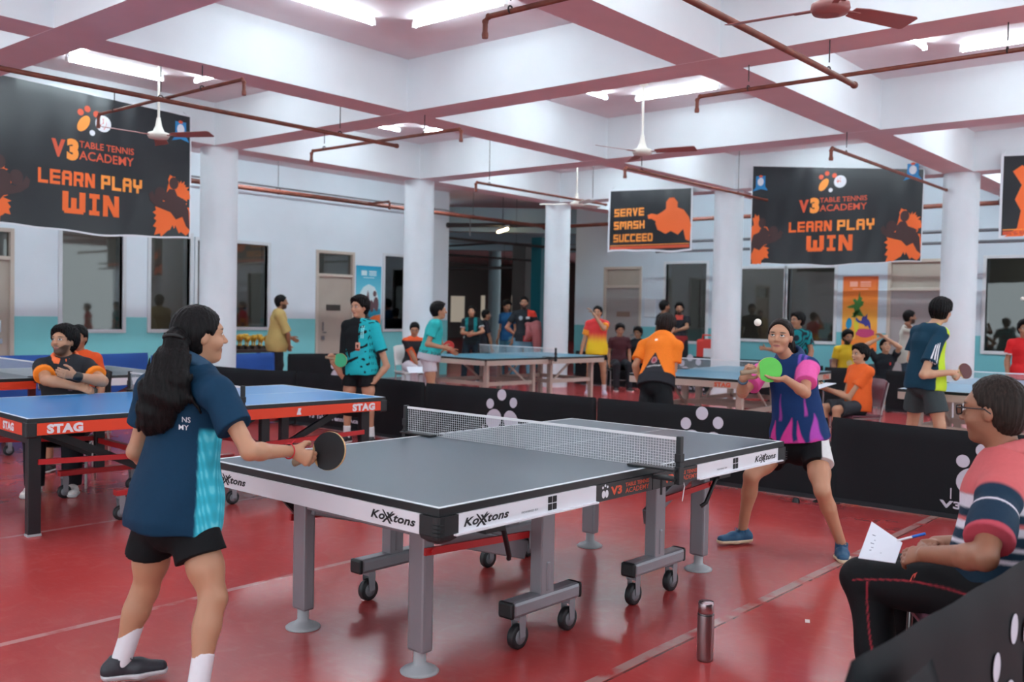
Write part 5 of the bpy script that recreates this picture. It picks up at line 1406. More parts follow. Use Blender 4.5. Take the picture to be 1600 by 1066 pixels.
    if not barefoot:
        for n in 'LR':
            an, to = J['an'+n], J['toe'+n]; d = to-an; d = nrm(np.array([d[0], d[1], 0.])); sd_ = np.cross([0, 0, 1.], d); zf = an[2]-.085*s
            gl = J.get('foot_up', {}).get(n, 0)
            heel = an-d*.045*s; heel = np.array([heel[0], heel[1], zf+.04*s]); tip = an+d*.165*s; tip = np.array([tip[0], tip[1], zf+.032*s]); mid = (heel*.45+tip*.55)
            if sock_h and socks is not None:
                k_ = Vol(); ax = nrm(J['kn'+n]-an); k_.cone(an-[0, 0, .02*s], an+ax*sock_h*s*1.2, .037*bw+.004, .039*bw+.004, .01); k_.cut(an+ax*sock_h*s, ax, None, None, .003)
                child('sock', k_, min(h, .007), mat('sock_%d_%d_%d' % tuple(socks), socks, .8))
            q = Vol(); q.ecap(heel, mid+[0, 0, .006], (.036*s, .042*s), (.043*s, .040*s), sd_, [0, 0, 1], .02); q.ecap(mid, tip, (.044*s, .038*s), (.036*s, .026*s), sd_, [0, 0, 1], .02)
            q.cone(heel+[0, 0, .02*s]+d*.03*s, an+[0, 0, .012*s], .040*s, .043*s, .02); q.cut(np.array([an[0], an[1], zf+.022*s]), [0, 0, -1.], None, None, .003); q.cut(an+[0, 0, .012*s]+d*.0, nrm(np.array([0, 0, 1.])+d*.12), None, None, .003)
            q.cone(an+[0, 0, .06*s], an-[0, 0, .01*s], .034*s, .034*s, .004, 'cut') if h < .008 else None
            sh_ = child('shoe', q, min(h, .008), mat('shoe_%d_%d_%d' % tuple(shoes[0]), shoes[0], .5, noise=(40, .12)))
            w = Vol(); w.ecap(heel+[0, 0, -.015*s]-d*.004, mid+[0, 0, -.016*s], (.040*s, .030*s), (.048*s, .028*s), sd_, [0, 0, 1], .02); w.ecap(mid+[0, 0, -.016*s], tip+[0, 0, -.012*s]+d*.006*s, (.048*s, .028*s), (.039*s, .024*s), sd_, [0, 0, 1], .02)
            w.cut(np.array([an[0], an[1], zf+.026*s]), [0, 0, 1.], None, None, .002); w.cut(np.array([an[0], an[1], zf]), [0, 0, -1.], None, None, .002)
            so = child('sole', w, min(h, .006), mat('sole_%d_%d_%d' % tuple(shoes[1]), shoes[1], .6)); so.parent = sh_
            if h < .007:
                lc = MB()
                for k in range(4):
                    c_ = an+d*(.045+.022*k)*s+np.array([0, 0, -.012-.008*k])*s
                    lc.tube([c_+sd_*.022*s-base-[0, 0, .004], c_+[0, 0, .006*s]-base+d*.008*s, c_-sd_*.022*s-base-[0, 0, .004]], .0024, 6)
                c_ = an+d*.04*s-base+np.array([0, 0, -.004])*s
                for sg in (-1, 1): lc.tube([c_, c_+sd_*.02*sg+[0, 0, .02], c_+sd_*.035*sg+[0, 0, .008], c_+sd_*.012*sg+d*.006], .002, 6)
                lc.build('shoelace', mat('lace_%d_%d_%d' % tuple(shoes[0]), shoes[0], .7), sh_)
    return o, dict(hand=hd, hp=hp, P=P, U=U, T=T, Ls=Ls, Fc=Fc, base=base, child=child, HR=HR, hs=hs, cen=cen, hf=hf, hu=hu, hl=hl, bw=bw, hm=hm, h=h, folds=folds)

# colour helpers for garments
def C(*rgb): return np.array(lin(rgb))
def soft(x, w=.016): return np.clip(.5+x/w, 0, 1)
def paint(c, m, col): c[:] = c*(1-m[:, None])+np.asarray(col)*m[:, None]
def plain(rgb, patches=()):
    base_c = C(*rgb)
    def fn(r):
        c = np.tile(base_c, (len(r['u']), 1))
        for test, col in patches: c[test(r)] = C(*col)
        return c
    return fn

# ------------------------------------------------------------------ bats
M_bladew = mat('bat_wood', (206, 172, 120), .5, noise=(30, .08))
def bat(c, Nf, Dh, front, back, label, s=1.0, group='table tennis bats in the players hands'):
    """c = blade centre, Nf = way the front rubber faces, Dh = from blade to handle end"""
    c = np.asarray(c, float); Nf = nrm(Nf); Dh = nrm(np.asarray(Dh, float)-Nf*(np.asarray(Dh, float)@Nf)); X = np.cross(Dh, Nf)
    o = empty('table_tennis_bat', c, 0, label, 'bat', group)
    def outline(k): return [(x*.075*s*k, (y*.079+.0)*s*k) for x, y in ring(36, 1)]
    pl = [(x, y if y > -.055*s or abs(x) > .05*s else y) for x, y in outline(1)]
    Z0 = np.zeros(3)
    b = MB().prism(outline(1), -Nf*.003, X, Dh, .006); b.prism([(-.022*s, .06*s), (.022*s, .06*s), (.013*s, .10*s), (-.013*s, .10*s)], -Nf*.003, X, Dh, .006)
    b.build('blade', M_bladew, o)
    f = lambda k: [(x, y) for x, y in outline(.985) if y < .062*s]
    MB().prism(f(1), Nf*.003, X, Dh, .0035).build('front_rubber', front, o); MB().prism(f(1), -Nf*.0065, X, Dh, .0035).build('back_rubber', back, o)
    h = MB(); P = []
    for (t, w, d) in ((.078, .0125, .010), (.13, .0125, .0115), (.172, .0165, .012), (.178, .015, .011)):
        for a in np.linspace(0, 2*PI, 14, endpoint=False): P.append(Dh*t*s+X*w*math.cos(a)*s+Nf*d*math.sin(a)*s)
    h.add(P, [(i*14+k, i*14+(k+1) % 14, (i+1)*14+(k+1) % 14, (i+1)*14+k) for i in range(3) for k in range(14)]+[tuple(range(13, -1, -1)), tuple(range(42, 56))], 0, True)
    h.build('handle', mat('bat_handle', (150, 128, 104), .5), o)
    return o
R_black = mat('black_rubber', (22, 22, 25), .55); R_red = mat('red_rubber', (196, 36, 34), .5); R_green = mat('green_rubber', (92, 196, 74), .5); R_dkred = mat('dark_red_rubber', (84, 28, 30), .5); R_teal = mat('teal_green_rubber', (60, 178, 128), .5)
# ------------------------------------------------------------------ the people
SK1, SK2, SK3, SK4 = (186, 136, 106), (168, 118, 90), (150, 102, 78), (198, 150, 120)
def shift(J, d):
    for k, q in J.items():
        if k[:2] in ('hi', 'kn', 'an', 'to', 'ne', 'sh', 'el', 'wr') or k == 'head': J[k] = q+d
    return J
def arms(J, spec):
    """spec: elbow / wrist given by where the photo shows them, with bone length and near(-1) / far(+1)"""
    s = J['s']
    for n in 'LR':
        if 'el'+n in spec: px, py, sg = spec['el'+n][:3]; J['el'+n] = along(J['sh'+n], px, py, (spec['el'+n][3] if len(spec['el'+n]) > 3 else .28)*s, sg)
        if 'wr'+n in spec: px, py, sg = spec['wr'+n][:3]; J['wr'+n] = along(J['el'+n], px, py, (spec['wr'+n][3] if len(spec['wr'+n]) > 3 else .235)*s, sg)
    return J
def bgpose(px, py, D, heading, kind='stand', h=None, spec={}, **k):
    """puts the crown of the head at photo pixel (px,py), distance D"""
    t = at(px, py, D)
    if kind == 'stand':
        if h is None: h = t[2]/.992
        J = pose(0, 0, heading, h, 'stand', **k)
    else:
        h = h or 1.66; s = h/1.7; J = pose(0, 0, heading, h, 'sit', seat=t[2]-.885*s, **k)
        if J['anL'][2] > .09*s or True:
            for n in 'LR': J['kn'+n][2] = max(J['kn'+n][2], .42*s)
    shift(J, np.array([t[0], t[1], 0])-np.array([J['head'][0], J['head'][1], 0]))
    return arms(J, spec)
def show(n, J):
    pass

# --- girl with the ponytail, seen from behind -------------------------------------------------
J = dict(s=.9, hf=np.array([.97, -.235, .02]), hs=.93)
J['hipR'], J['hipL'] = at(298, 800, 3.61), at(250, 798, 3.69)
J['shR'], J['shL'], J['neck'] = at(338, 612, 3.54), at(242, 606, 3.78), at(302, 578, 3.68)
J['head'] = at(312, 526, 3.70)
J['knR'], J['anR'] = at(334, 935, 3.54), at(306, 1086, 3.43)
J['knL'], J['anL'] = at(228, 922, 3.74), at(188, 1030, 3.72)
J['toeR'] = J['anR']+np.array([.13, -.05, -.05]); J['toeL'] = J['anL']+np.array([.13, -.06, -.05])
J['elR'] = along(J['shR'], 390, 706, .265, -1); J['wrR'] = along(J['elR'], 455, 705, .225, 1)
J['elL'] = at(211, 706, 3.80); J['wrL'] = at(258, 742, 3.97)
batc = at(514, 705, J_D := 3.78); bath = nrm(at(452, 716, 3.66)-batc)
def girl_shirt(r):
    c = np.tile(C(12, 50, 76), (len(r['u']), 1))
    w = np.sin(40*r['V'][:, 2]+14*np.sin(30*r['V'][:, 0]))*.5+np.sin(90*r['V'][:, 2]+50*r['V'][:, 1])*.3
    side = (r['l'] < -.72) & (r['f'] > -.35) & (r['u'] < .60) & (~r['sl'])
    side2 = (r['l'] > .72) & (r['f'] > -.35) & (r['u'] < .60) & (~r['sl'])
    m = side | side2
    tor = (np.sqrt(r['l']**2+r['f']**2)-1)*.11; e = np.minimum(soft(-.72-r['l'], .08), soft(r['f']+.35, .1))*(~r['sl'])*soft(.60-r['u'], .03)+np.minimum(soft(r['l']-.72, .08), soft(r['f']+.35, .1))*(~r['sl'])*soft(.60-r['u'], .03)
    cy = C(54, 176, 198)*(1+.28*np.clip(w, -1, 1))[:, None]; c = c*(1-e[:, None])+cy*e[:, None]; paint(c, e*soft(w-.45, .3)*.7, C(120, 214, 224))
    return c
o, B = person(J, 'girl with long black ponytail holding a black bat, seen from behind, navy shirt', skin=SK1, hair='long', shirt=girl_shirt, shorts=(15, 15, 18), socks=(226, 224, 230), sock_h=.16,
              shoes=((44, 46, 54), (206, 206, 210)), h=.0058, female=True, hem=-.08, sleeve=.60, leg_hem=.52, collar=(18, 60, 88), build=1.02, fit=1.9, hands={'R': dict(D=nrm(np.array([0, 0, -.40])+CR*.85+CF*.2), N=nrm(CF-CR*.25), curl=(40, 64, 66, 68, 70), thumb=(.45, .6, .5)), 'L': dict(curl=35)}, wrinkle=.0055, hairline=.06)
child = B['child']
pt = Vol(); path = [(282, 525, 3.60, .040), (272, 531, 3.56, .034), (266, 560, 3.54, .058), (267, 591, 3.52, .074), (254, 617, 3.515, .084), (242, 646, 3.52, .062), (239, 664, 3.525, .046), (239, 676, 3.53, .020)]
for a, b in zip(path[:-1], path[1:]):
    pt.ecap(at(*a[:3]), at(*b[:3]), (a[3], a[3]*.5), (b[3], b[3]*.5), CR, CF, .03)
for (x0, y0, x1, y1, r) in ((232, 610, 219, 664, .026), (240, 636, 232, 678, .022), (290, 590, 299, 624, .013), (299, 622, 314, 645, .008), (222, 650, 217, 674, .010)):
    pt.cone(at(x0, y0, 3.51), at(x1, y1, 3.525), r, r*.5, .012)
HB = at(250, 600, 3.5)
def strands(G):
    q = G-HB.astype(np.float32); u = q@CR.astype(np.float32); z = q[..., 2]
    return .0016*np.sin(190*u+10*z+2*np.sin(17*z))+.0014*np.sin(420*u+14*z+2*np.sin(21*z+1))+.0014*np.sin(70*u+4*np.sin(13*z))
pony = child('ponytail', pt, .0055, B['hm'], None, strands)
tv = Vol()
for k in range(12):
    a0, a1 = 2*PI*k/12, 2*PI*(k+1)/12; c0 = at(270, 528, 3.555); ax = nrm(at(254, 562, 3.53)-at(290, 500, 3.6)); e1 = CR; e2 = np.cross(ax, e1)
    tv.cone(c0+(e1*math.cos(a0)*.032+e2*math.sin(a0)*.026), c0+(e1*math.cos(a1)*.032+e2*math.sin(a1)*.026), .007, .007, .004)
child('hair_tie', tv, .005, mat('hair_tie_black', (14, 14, 16), .6))
mb = MB()
for txt, x_, y_ in (('NS', 291, 656), ('MY', 287, 668)): lettering(mb, txt, at(x_, y_, 3.3), nrm(CR-np.array([0, 0, .08])), np.array([0, 0, 1.]), .018, bold=.004)
from mathutils.bvhtree import BVHTree
shm = [c for c in o.children if c.name.startswith('shirt')][0].data
bv = BVHTree.FromPolygons([v.co.copy() for v in shm.vertices], [tuple(p.vertices) for p in shm.polygons])
def onto_back(p):
    d_ = nrm(np.array(p)-CAM); h_ = bv.ray_cast(Vector(np.array(p)-B['base']-d_*.3), Vector(d_))[0]
    return tuple(np.array(h_)-d_*.003) if h_ is not None else tuple(np.array(p)-B['base'])
mb.v = [onto_back(p) for p in mb.v]
lt = mb.build('shirt_lettering', M_white, o)
rv = MB(); wc = J['wrR']+(J['elR']-J['wrR'])*.06-B['base']; ax = nrm(J['wrR']-J['elR'])
R3 = frame_z(ax); rv.tube([wc+R3@np.array([.0285*math.cos(a), .0285*math.sin(a), 0]) for a in np.linspace(0, 2*PI, 20)], .0028, 6); rv.tube([wc+[0, -.012, .026], wc+[.012, -.02, .045], wc+[.02, -.02, .04]], .002, 5)
rv.build('wrist_thread', mat('red_thread', (196, 30, 44), .7), o)
pl = B['hand']['R']['palm']; batc = along(pl, 514, 705, .092, 1)
bat(batc, nrm(-CF*.86-CR*.45+np.array([0, 0, .12])), pl-batc, R_black, R_red, 'bat with black rubber in the hand of the girl with the ponytail')

# --- serving girl ---------------------------------------------------------------------------------
J = dict(s=.92, hf=nrm(np.array([-.97, -.20, .03])), hs=.91, roll=-.05)
J['hipR'], J['hipL'] = at(1229, 690, 6.16), at(1272, 690, 6.03)
J['neck'] = at(1234, 560, 6.06); J['shR'], J['shL'] = at(1192, 578, 6.12), at(1262, 573, 5.97); J['head'] = at(1219, 527, 5.98)
J['knR'] = at(1174, 744, 6.02); J['anR'] = at(1160, 829, 6.20); J['knL'] = at(1285, 768, 5.78); J['anL'] = at(1315, 851, 5.92)
J['toeR'] = J['anR']+np.array([-.13, .08, -.05]); J['toeL'] = J['anL']+np.array([-.15, -.07, -.05])
J['elR'] = along(J['shR'], 1160, 614, .26, -1); J['wrR'] = along(J['elR'], 1161, 591, .20, -1)
J['elL'] = along(J['shL'], 1258, 614, .25, -1); J['wrL'] = along(J['elL'], 1227, 592, .215, -1)
Dw = (J['wrR']-CAM)@CF
batc = at(1202, 579, Dw-.03); bath = nrm(at(1170, 583, Dw-.0)-batc)
def serve_shirt(r):
    V = r['V']; u, l, f = r['u'], r['l'], r['f']
    c = np.tile(C(22, 52, 100), (len(u), 1))
    n1 = np.sin(9*u+5*l+2.2*np.sin(6*l+3*u))
    mg = C(206, 58, 142); vi = C(120, 66, 150)
    def st(u0, l0, slope, wid, col, top=.5):
        # slanted flame stroke that narrows upward
        m = soft(wid*np.clip(1-(u-u0)/(top-u0), 0, 1)-np.abs(l-l0-slope*(u-u0)+.05*np.sin(14*u)), .06)*soft(u-u0, .03)*(u < top)*(f > -.2); paint(c, m, col)
    st(.02, -.30, .9, .34, mg, .34); st(.0, .42, -.75, .16, mg, .30); st(.05, .95, -.35, .24, C(176, 74, 176), .36); st(.02, -.95, .55, .22, mg, .30); st(.30, -.55, .8, .08, C(150, 62, 150), .62); st(.34, .55, .5, .07, C(170, 70, 160), .60)
    paint(c, soft(.05-u+.02*np.sin(9*l), .03)*.85, mg)
    tor = (np.sqrt(l**2+f**2)-1)*.101; sl = soft(tor+.004-(np.minimum(r['dL'], r['dR'])-.054), .010)*soft(r['t']-.03, .05); paint(c, sl, C(226, 92, 162))
    m = soft(u-.82, .03)*soft(np.abs(l)-.48, .06)*soft(.92-np.abs(l), .06)*(1-sl); k = soft(np.sin(26*l), .8)[:, None]; c = c*(1-m[:, None])+(C(112, 80, 176)*k+C(36, 60, 130)*(1-k))*m[:, None]
    return c
def serve_shorts(r):
    c = np.tile(C(16, 17, 20), (len(r['u']), 1))
    V = r['V']; z = V[:, 2]
    q = (V-at(1279, 712, 5.9)); a = q@CR; b = q@np.array([0, 0, 1.]); paint(c, soft(a, .012)*soft(a*3.2-b+.0, .02)*soft(.14-b, .02), C(214, 212, 212))
    return c
o, B = person(J, 'girl in navy and pink shirt serving with a green bat across the grey table', skin=(190, 138, 108), hair='pony', hair_rgb=(34, 26, 24), shirt=serve_shirt, shorts=serve_shorts, shoes=((16, 76, 112), (214, 190, 160)),
              socks=None, sock_h=0, h=.0055, female=True, hem=.02, sleeve=.66, leg_hem=.50, collar=(18, 50, 92), gaze=(.002, .0035), build=1.0, fit=1.5, hairline=.094, wrinkle=.005, lip=(168, 92, 90),
              hands={'R': dict(D=nrm(np.array([0, 0, .7])+CR*.45-CF*.1), N=-CF, curl=(40, 66, 68, 70, 72), thumb=(.45, .6, .5)), 'L': dict(D=nrm(at(1205, 597, Dw-.02)-J['wrL']), N=np.array([-.1, -.25, 1.]), curl=(12, 10, 8, 10, 14), spread=.05, thumb=(.6, .75, .2))})
child = B['child']; hp = B['hp']
pt = Vol(); pts = [hp(0, -.095, .03), hp(-.015, -.125, .01), hp(-.03, -.15, -.05), hp(-.05, -.145, -.11), hp(-.075, -.12, -.15)]
pt.chain(pts, [.022, .030, .036, .030, .010], .015)
child('ponytail', pt, .0055, B['hm'], None, lambda G: .003*np.sin(300*(G@CR.astype(np.float32))+20*G[..., 2]))
wv = Vol(); wm = J['wrR']+(J['elR']-J['wrR'])*.14; ax = nrm(J['wrR']-J['elR']); wv.cone(wm-ax*.010, wm+ax*.010, .031, .030, .004); wv.cut(wm-ax*.011, -ax, None, None, .002); wv.cut(wm+ax*.011, ax, None, None, .002)
child('wristwatch', wv, .005, mat('watch_blue_grey', (74, 96, 116), .4))
lg = MB(); p0 = at(1253, 683+10, 5.86); 
lg.prism([(-.018, -.012), (.0, -.004), (.012, -.014), (.016, .0), (.006, .014), (-.008, .010)], (0, 0, 0), CR, CU, .001); g = lg.build('shorts_emblem', M_white, o, loc=at(1273, 686, 5.95)-B['base'])
sw = g.modifiers.new('onto_cloth', 'SHRINKWRAP'); sw.target = [c for c in o.children if c.name.startswith('shorts') and 'emb' not in c.name][0]; sw.wrap_mode = 'ABOVE_SURFACE'; sw.offset = .002
pl = B['hand']['R']['palm']; batc = along(pl, 1202, 578, .125, -1)
bat(batc, nrm(-CF+CR*.12), pl-batc, R_green, R_black, 'bat with green rubber held up by the serving girl')

# --- seated man taking notes at the right ----------------------------------------------------------
J = dict(s=1.0, hf=nrm(np.array([.12, .98, -.06])), hs=1.03)
J['hipL'], J['hipR'] = at(1548, 930, 3.30), at(1566, 915, 3.49); J['neck'] = at(1576, 716, 3.42)
J['shL'], J['shR'] = at(1562, 776, 3.22), at(1606, 757, 3.60); J['head'] = at(1553, 643, 3.42)
J['knL'] = along(J['hipL'], 1352, 905, .46, 1); J['anL'] = along(J['knL'], 1384, 1090, .42, -1); J['anL'][2] = .085
J['knR'] = along(J['hipR'], 1395, 895, .46, 1); J['anR'] = J['knR']+np.array([.06, -.05, -.42]); J['anR'][2] = .085
for n in 'LR': J['toe'+n] = J['an'+n]+np.array([-.08, .14, -.05])
J['elL'] = along(J['shL'], 1538, 872, .29, -1); J['wrL'] = along(J['elL'], 1446, 866, .265, 1)
J['elR'] = along(J['shR'], 1548, 852, .29, 1); J['wrR'] = along(J['elR'], 1462, 848, .245, 1)
def note_shirt(r):
    u, l, f, V = r['u'], r['l'], r['f'], r['V']
    c = np.tile(C(24, 48, 66), (len(u), 1)); rose = C(198, 96, 98); wh = C(214, 206, 216); nv = C(22, 46, 66)
    for (a, b, k) in ((.70, 9, rose), (.60, .70, wh), (.44, .52, wh), (.33, .36, wh), (.24, .27, wh), (-.1, .02, wh), (.50, .53, rose)): paint(c, np.minimum(soft(u-a), soft(b-u)), k)
    tor = (np.sqrt(l**2+f**2)-1)*.117; t = r['t']; d = np.minimum(r['dL'], r['dR'])-.0615; sl = soft(tor+.004-d, .010)*soft(t-.03, .05)
    q = np.tile(nv, (len(u), 1)); paint(q, soft(.016-np.abs(t-.30), .018), wh); paint(q, soft(t-.69, .02), C(178, 70, 84)); c = c*(1-sl[:, None])+q*sl[:, None]
    return c
def track_pants(r):
    c = np.tile(C(20, 20, 23), (len(r['u']), 1)); V = r['V']
    a, b, e = J['hipL'], J['knL'], J['anL']
    for (p, q) in ((a, b), (b, e)):
        d = q-p; t = ((V-p)@d)/(d@d); w = V-(p+np.clip(t, 0, 1)[:, None]*d); n_ = np.linalg.norm(w, axis=1)
        up = nrm(np.cross(nrm(d), B_side)); sd = nrm(np.cross(up, nrm(d)))
        ang = np.arctan2(w@up, w@(-CF))
        m = (n_ < .16)*(t > .04)*(t < 1.0)*soft(.035-np.abs(ang-(.25+.35*np.sin(3*t))), .05)*((w@(-CF)) > 0); paint(c, m*1., C(160, 46, 58))
    return c
B_side = -CF
o, B = person(J, 'man with glasses seated at the right taking notes, rose and navy striped shirt', skin=SK3, hair='crop', hairline=.098, hair_rgb=(44, 35, 31), shirt=note_shirt, pants=track_pants, shoes=((40, 40, 44), (220, 220, 220)), socks=None, sock_h=0, h=.0058, hem=-.02, sleeve=.74, collar=(196, 96, 98), build=1.06, fit=1.5, beard=.12, wrinkle=.006,
              hands={'L': dict(D=nrm(at(1375, 872, 3.50)-J['wrL']), N=nrm(CF*.9+np.array([0, 0, -.45])), curl=(20, 10, 14, 18, 22), thumb=(.75, .5, .2)), 'R': dict(D=nrm(at(1398, 842, 3.60)-J['wrR']), N=nrm(np.array([0, 0, -1.])+CF*-.2), curl=(30, 38, 42, 48, 50), thumb=(.8, .3, .5))})
hp, hs = B['hp'], B['hs']
gl = MB(); bb = B['base']
for q in (-1, 1):
    c_ = np.array([hp(q*.033+.023*a, .104, .006+.016*b)-bb for a, b in ((-1, .7), (-.85, 1), (.85, 1), (1, .7), (.9, -.8), (.6, -1), (-.6, -1), (-.9, -.8), (-1, .7))]); gl.tube(list(c_), .0024, 6)
    gl.tube([hp(q*.056, .102, .016)-bb, hp(q*.076, .085, .016)-bb, hp(q*.083, .0, .012)-bb, hp(q*.080, -.02, -.004)-bb], .0026, 6)
gl.tube([hp(-.011, .106, .012)-bb, hp(0, .109, .015)-bb, hp(.011, .106, .012)-bb], .002, 6)
g_ = gl.build('glasses_frame', mat('glasses_dark', (28, 26, 34), .3), o)
lm = MB()
for q in (-1, 1): lm.add([hp(q*.033+.022*a, .104, .006+.0155*b)-bb for a, b in ((-1, .7), (-.85, 1), (.85, 1), (1, .7), (.9, -.8), (.6, -1), (-.6, -1), (-.9, -.8))], [tuple(range(8))])
lm.build('lens', M_glass, g_)
mk = MB(); b0 = at(1424, 897, 3.3)
mk.add([at(x, y, 3.41)-B['base'] for x, y in ((1417, 906), (1419, 893), (1421, 888), (1424, 889), (1421, 897), (1421, 907))], [tuple(range(6))]); mk.add([at(x, y, 3.41)-B['base'] for x, y in ((1423, 889), (1429, 888), (1428, 894), (1429, 900), (1426, 904), (1425, 896))], [tuple(range(6))])
mk = mk.build('trouser_emblem', mat('orange_red_print', (224, 84, 66), .6), o); sw = mk.modifiers.new('onto_cloth', 'SHRINKWRAP'); sw.target = [c for c in o.children if c.name.startswith('trousers')][0]; sw.wrap_mode = 'ABOVE_SURFACE'; sw.offset = .003
# notepad on his knee and the pen
pa = empty('notepad', at(1375, 866, 3.47), 0, 'white sheet of paper with scribbles on the knee of the note taking man', 'paper')
b0 = at(1375, 866, 3.47); qd = [at(1341, 872, 3.50)-b0, at(1399, 880, 3.44)-b0, at(1410, 848, 3.50)-b0, at(1362, 815, 3.62)-b0]
nn = nrm(np.cross(qd[1]-qd[0], qd[3]-qd[0]))*.003
MB().add(qd+[q-nn for q in qd], [(0, 1, 2, 3), (7, 6, 5, 4), (0, 4, 5, 1), (1, 5, 6, 2), (2, 6, 7, 3), (3, 7, 4, 0)]).build('paper_sheet', mat('paper_white', (224, 228, 238), .7), pa)
mb = MB()
for (u, v_, l_) in ((.22, .25, .05), (.24, .34, .06), (.18, .45, .1), (.55, .5, .05), (.25, .56, .04), (.5, .25, .06), (.15, .68, .1)):
    p_ = lambda a, b: (qd[0]*(1-a)*(1-b)+qd[1]*a*(1-b)+qd[2]*a*b+qd[3]*(1-a)*b)+nn*.3
    mb.add([p_(u, v_), p_(u+l_, v_+.01), p_(u+l_, v_+.028), p_(u, v_+.02)], [(0, 1, 2, 3)])
mb.build('handwriting', mat('pen_ink', (90, 94, 120), .7), pa)
pe = empty('pen', at(1412, 841, 3.50), 0, 'blue and white pen in the hand of the note taking man', 'pen'); b0 = at(1412, 841, 3.50); e0, e1 = at(1398, 846, 3.52)-b0, at(1446, 834, 3.46)-b0
MB().tube([e0, e0+(e1-e0)*.12, e0+(e1-e0)*.58], .004, 8, rr=[.0012, .0042, .0045]).build('barrel', M_white, pe); MB().tube([e0+(e1-e0)*.58, e1], .0052, 8).build('pen_cap', mat('pen_blue', (28, 96, 190), .35), pe)
chx = (J['hipL']+J['hipR'])/2+np.array([-.03, .05, 0])
o = chair(chx[0]+.01, chx[1]-.03, math.radians(122), 'maroon chair under the man taking notes')
o.scale = (1, 1, max(.85, (min(J['hipL'][2], J['hipR'][2])-.085)/.45))

# --- man in black and orange polo --------------------------------------------------------------------
def polo(r):
    c = np.tile(C(40, 41, 46), (len(r['u']), 1)); t = np.where(r['dL'] < r['dR'], r['tL'], r['tR'])
    sl = r['sl']; c[sl & (t > .50)] = C(246, 134, 40)
    c[(r['u'] < .10)] = C(206, 60, 40)
    c[((r['l']-.36)**2/.02+(r['u']-.60)**2/.003 < 1) & (r['f'] > 0)] = C(120, 96, 110)
    return c
J = bgpose(100, 509, 7.75, 235, 'sit', h=1.74, look=205, tilt=6, spec=dict(elR=(72, 594, -1), wrR=(118, 604, -1, .22), elL=(160, 596, -1), wrL=(118, 588, -1, .22)))
J['head'] = J['head']+np.array([0, 0, -.01])
o, B = person(J, 'bearded man in black and orange polo sitting with crossed arms behind the blue table', skin=SK1, hair='full', beard=.8, shirt=polo, pants=(30, 30, 36), shoes=((226, 220, 216), (200, 200, 200)), h=.0078, collar=(246, 110, 54), sleeve=.66, fit=1.1, build=1.12, hands={'R': dict(curl=35, N=np.array([.5, .3, -.5])), 'L': dict(curl=30, N=np.array([.6, .5, 0]))})
wv = Vol(); wm = J['wrL']+(J['elL']-J['wrL'])*.08; ax = nrm(J['wrL']-J['elL']); wv.cone(wm-ax*.014, wm+ax*.014, .036, .036, .004); B['child']('wristwatch', wv, .007, M_blackp)
P_ = B['P']; chair(P_[0], P_[1], math.radians(235), 'wire legged chair under the man in black and orange polo', M_blackp, seat_z=P_[2]-.11)
J = bgpose(122, 511, 8.7, 225, 'sit', h=1.5)
o, B = person(J, 'boy in orange shirt half hidden behind the bearded man in black polo', skin=SK2, hair='short', shirt=(222, 84, 38), shorts=(40, 40, 46), h=.0095, group=None)
P_ = B['P']; chair(P_[0], P_[1], math.radians(225), 'chair under the boy hidden behind the bearded man', M_blackp, seat_z=P_[2]-.11)

# --- man in the mustard shirt by the left wall
J = bgpose(440, 462, 16.4, 322, lean=3, spec=dict(elR=(450, 522, -1), wrR=(452, 540, 1), elL=(440, 520, 1), wrL=(455, 528, 1)))
person(J, 'man in loose mustard shirt standing before the left wall, seen in profile', skin=SK2, hair='short', beard=.9, shirt=(186, 158, 100), pants=(34, 34, 38), h=.0105, hem=-.16, sleeve=.93, fit=2.2)

# --- boy in black and teal with the green bat
def teal_splash(r):
    u, l, V = r['u'], r['l'], r['V']; n = np.sin(38*V[:, 2]+9*np.sin(31*V[:, 0]+20*V[:, 1]))+.7*np.sin(83*V[:, 2]+60*V[:, 1])
    c = np.tile(C(16, 18, 22), (len(u), 1)); te = C(32, 170, 178)
    c[(l > .30-.10*u) & (n > -.9)] = te; c[(u < .30+.12*np.sin(5*l)) & (n > .2*(u*6-1))] = te; c[(u < .10) & (n > -1.2)] = te
    c[(np.abs(l-.12) < .5) & (np.abs(u-.28-.12*l) < .07)] = C(36, 160, 172)
    m = (np.abs(l-.18) < .17) & (np.abs(u-.45) < .08) & (r['f'] > 0); c[m] = C(206, 150, 130); m = (np.abs(l-.18) < .07) & (np.abs(u-.45) < .035) & (r['f'] > 0); c[m] = C(70, 34, 34)
    m = (np.abs(l-.18) < .17) & (np.abs(u-.38) < .02) & (r['f'] > 0); c[m] = C(150, 60, 44)
    for k in (.30, .42, .54): c[(np.abs(l-k) < .025) & (u > .62) & (u < .9) & (r['f'] > 0)] = C(16, 18, 22) if k < .4 else C(150, 220, 224)
    t = np.where(r['dL'] < r['dR'], r['tL'], r['tR']); sl = r['sl']
    c[sl & (l > 0)] = te; c[sl & (l < 0)] = C(16, 18, 22); c[sl & (t > .60)] = C(28, 30, 34)
    return c
J = bgpose(562, 466, 10.45, 205, look=182, tilt=-3, h=1.615, spec=dict(elR=(537, 588, -1), wrR=(520, 567, -1, .22), elL=(604, 572, -1, .27), wrL=(584, 598, -1, .23)))
o, B = person(J, 'boy in black and teal patterned shirt holding a green bat behind the blue table', skin=(190, 140, 112), hair='full', shirt=teal_splash, shorts=(20, 20, 24), shoes=((40, 42, 48), (220, 220, 220)), socks=(220, 220, 222), h=.0075, collar=(24, 26, 30), hem=-.09, sleeve=.66, fit=1.6, hands={'L': dict(curl=45), 'R': dict(D=nrm(np.array([0, 0, .8])-CR*.2), N=-CF, curl=(40, 66, 68, 70, 72))})
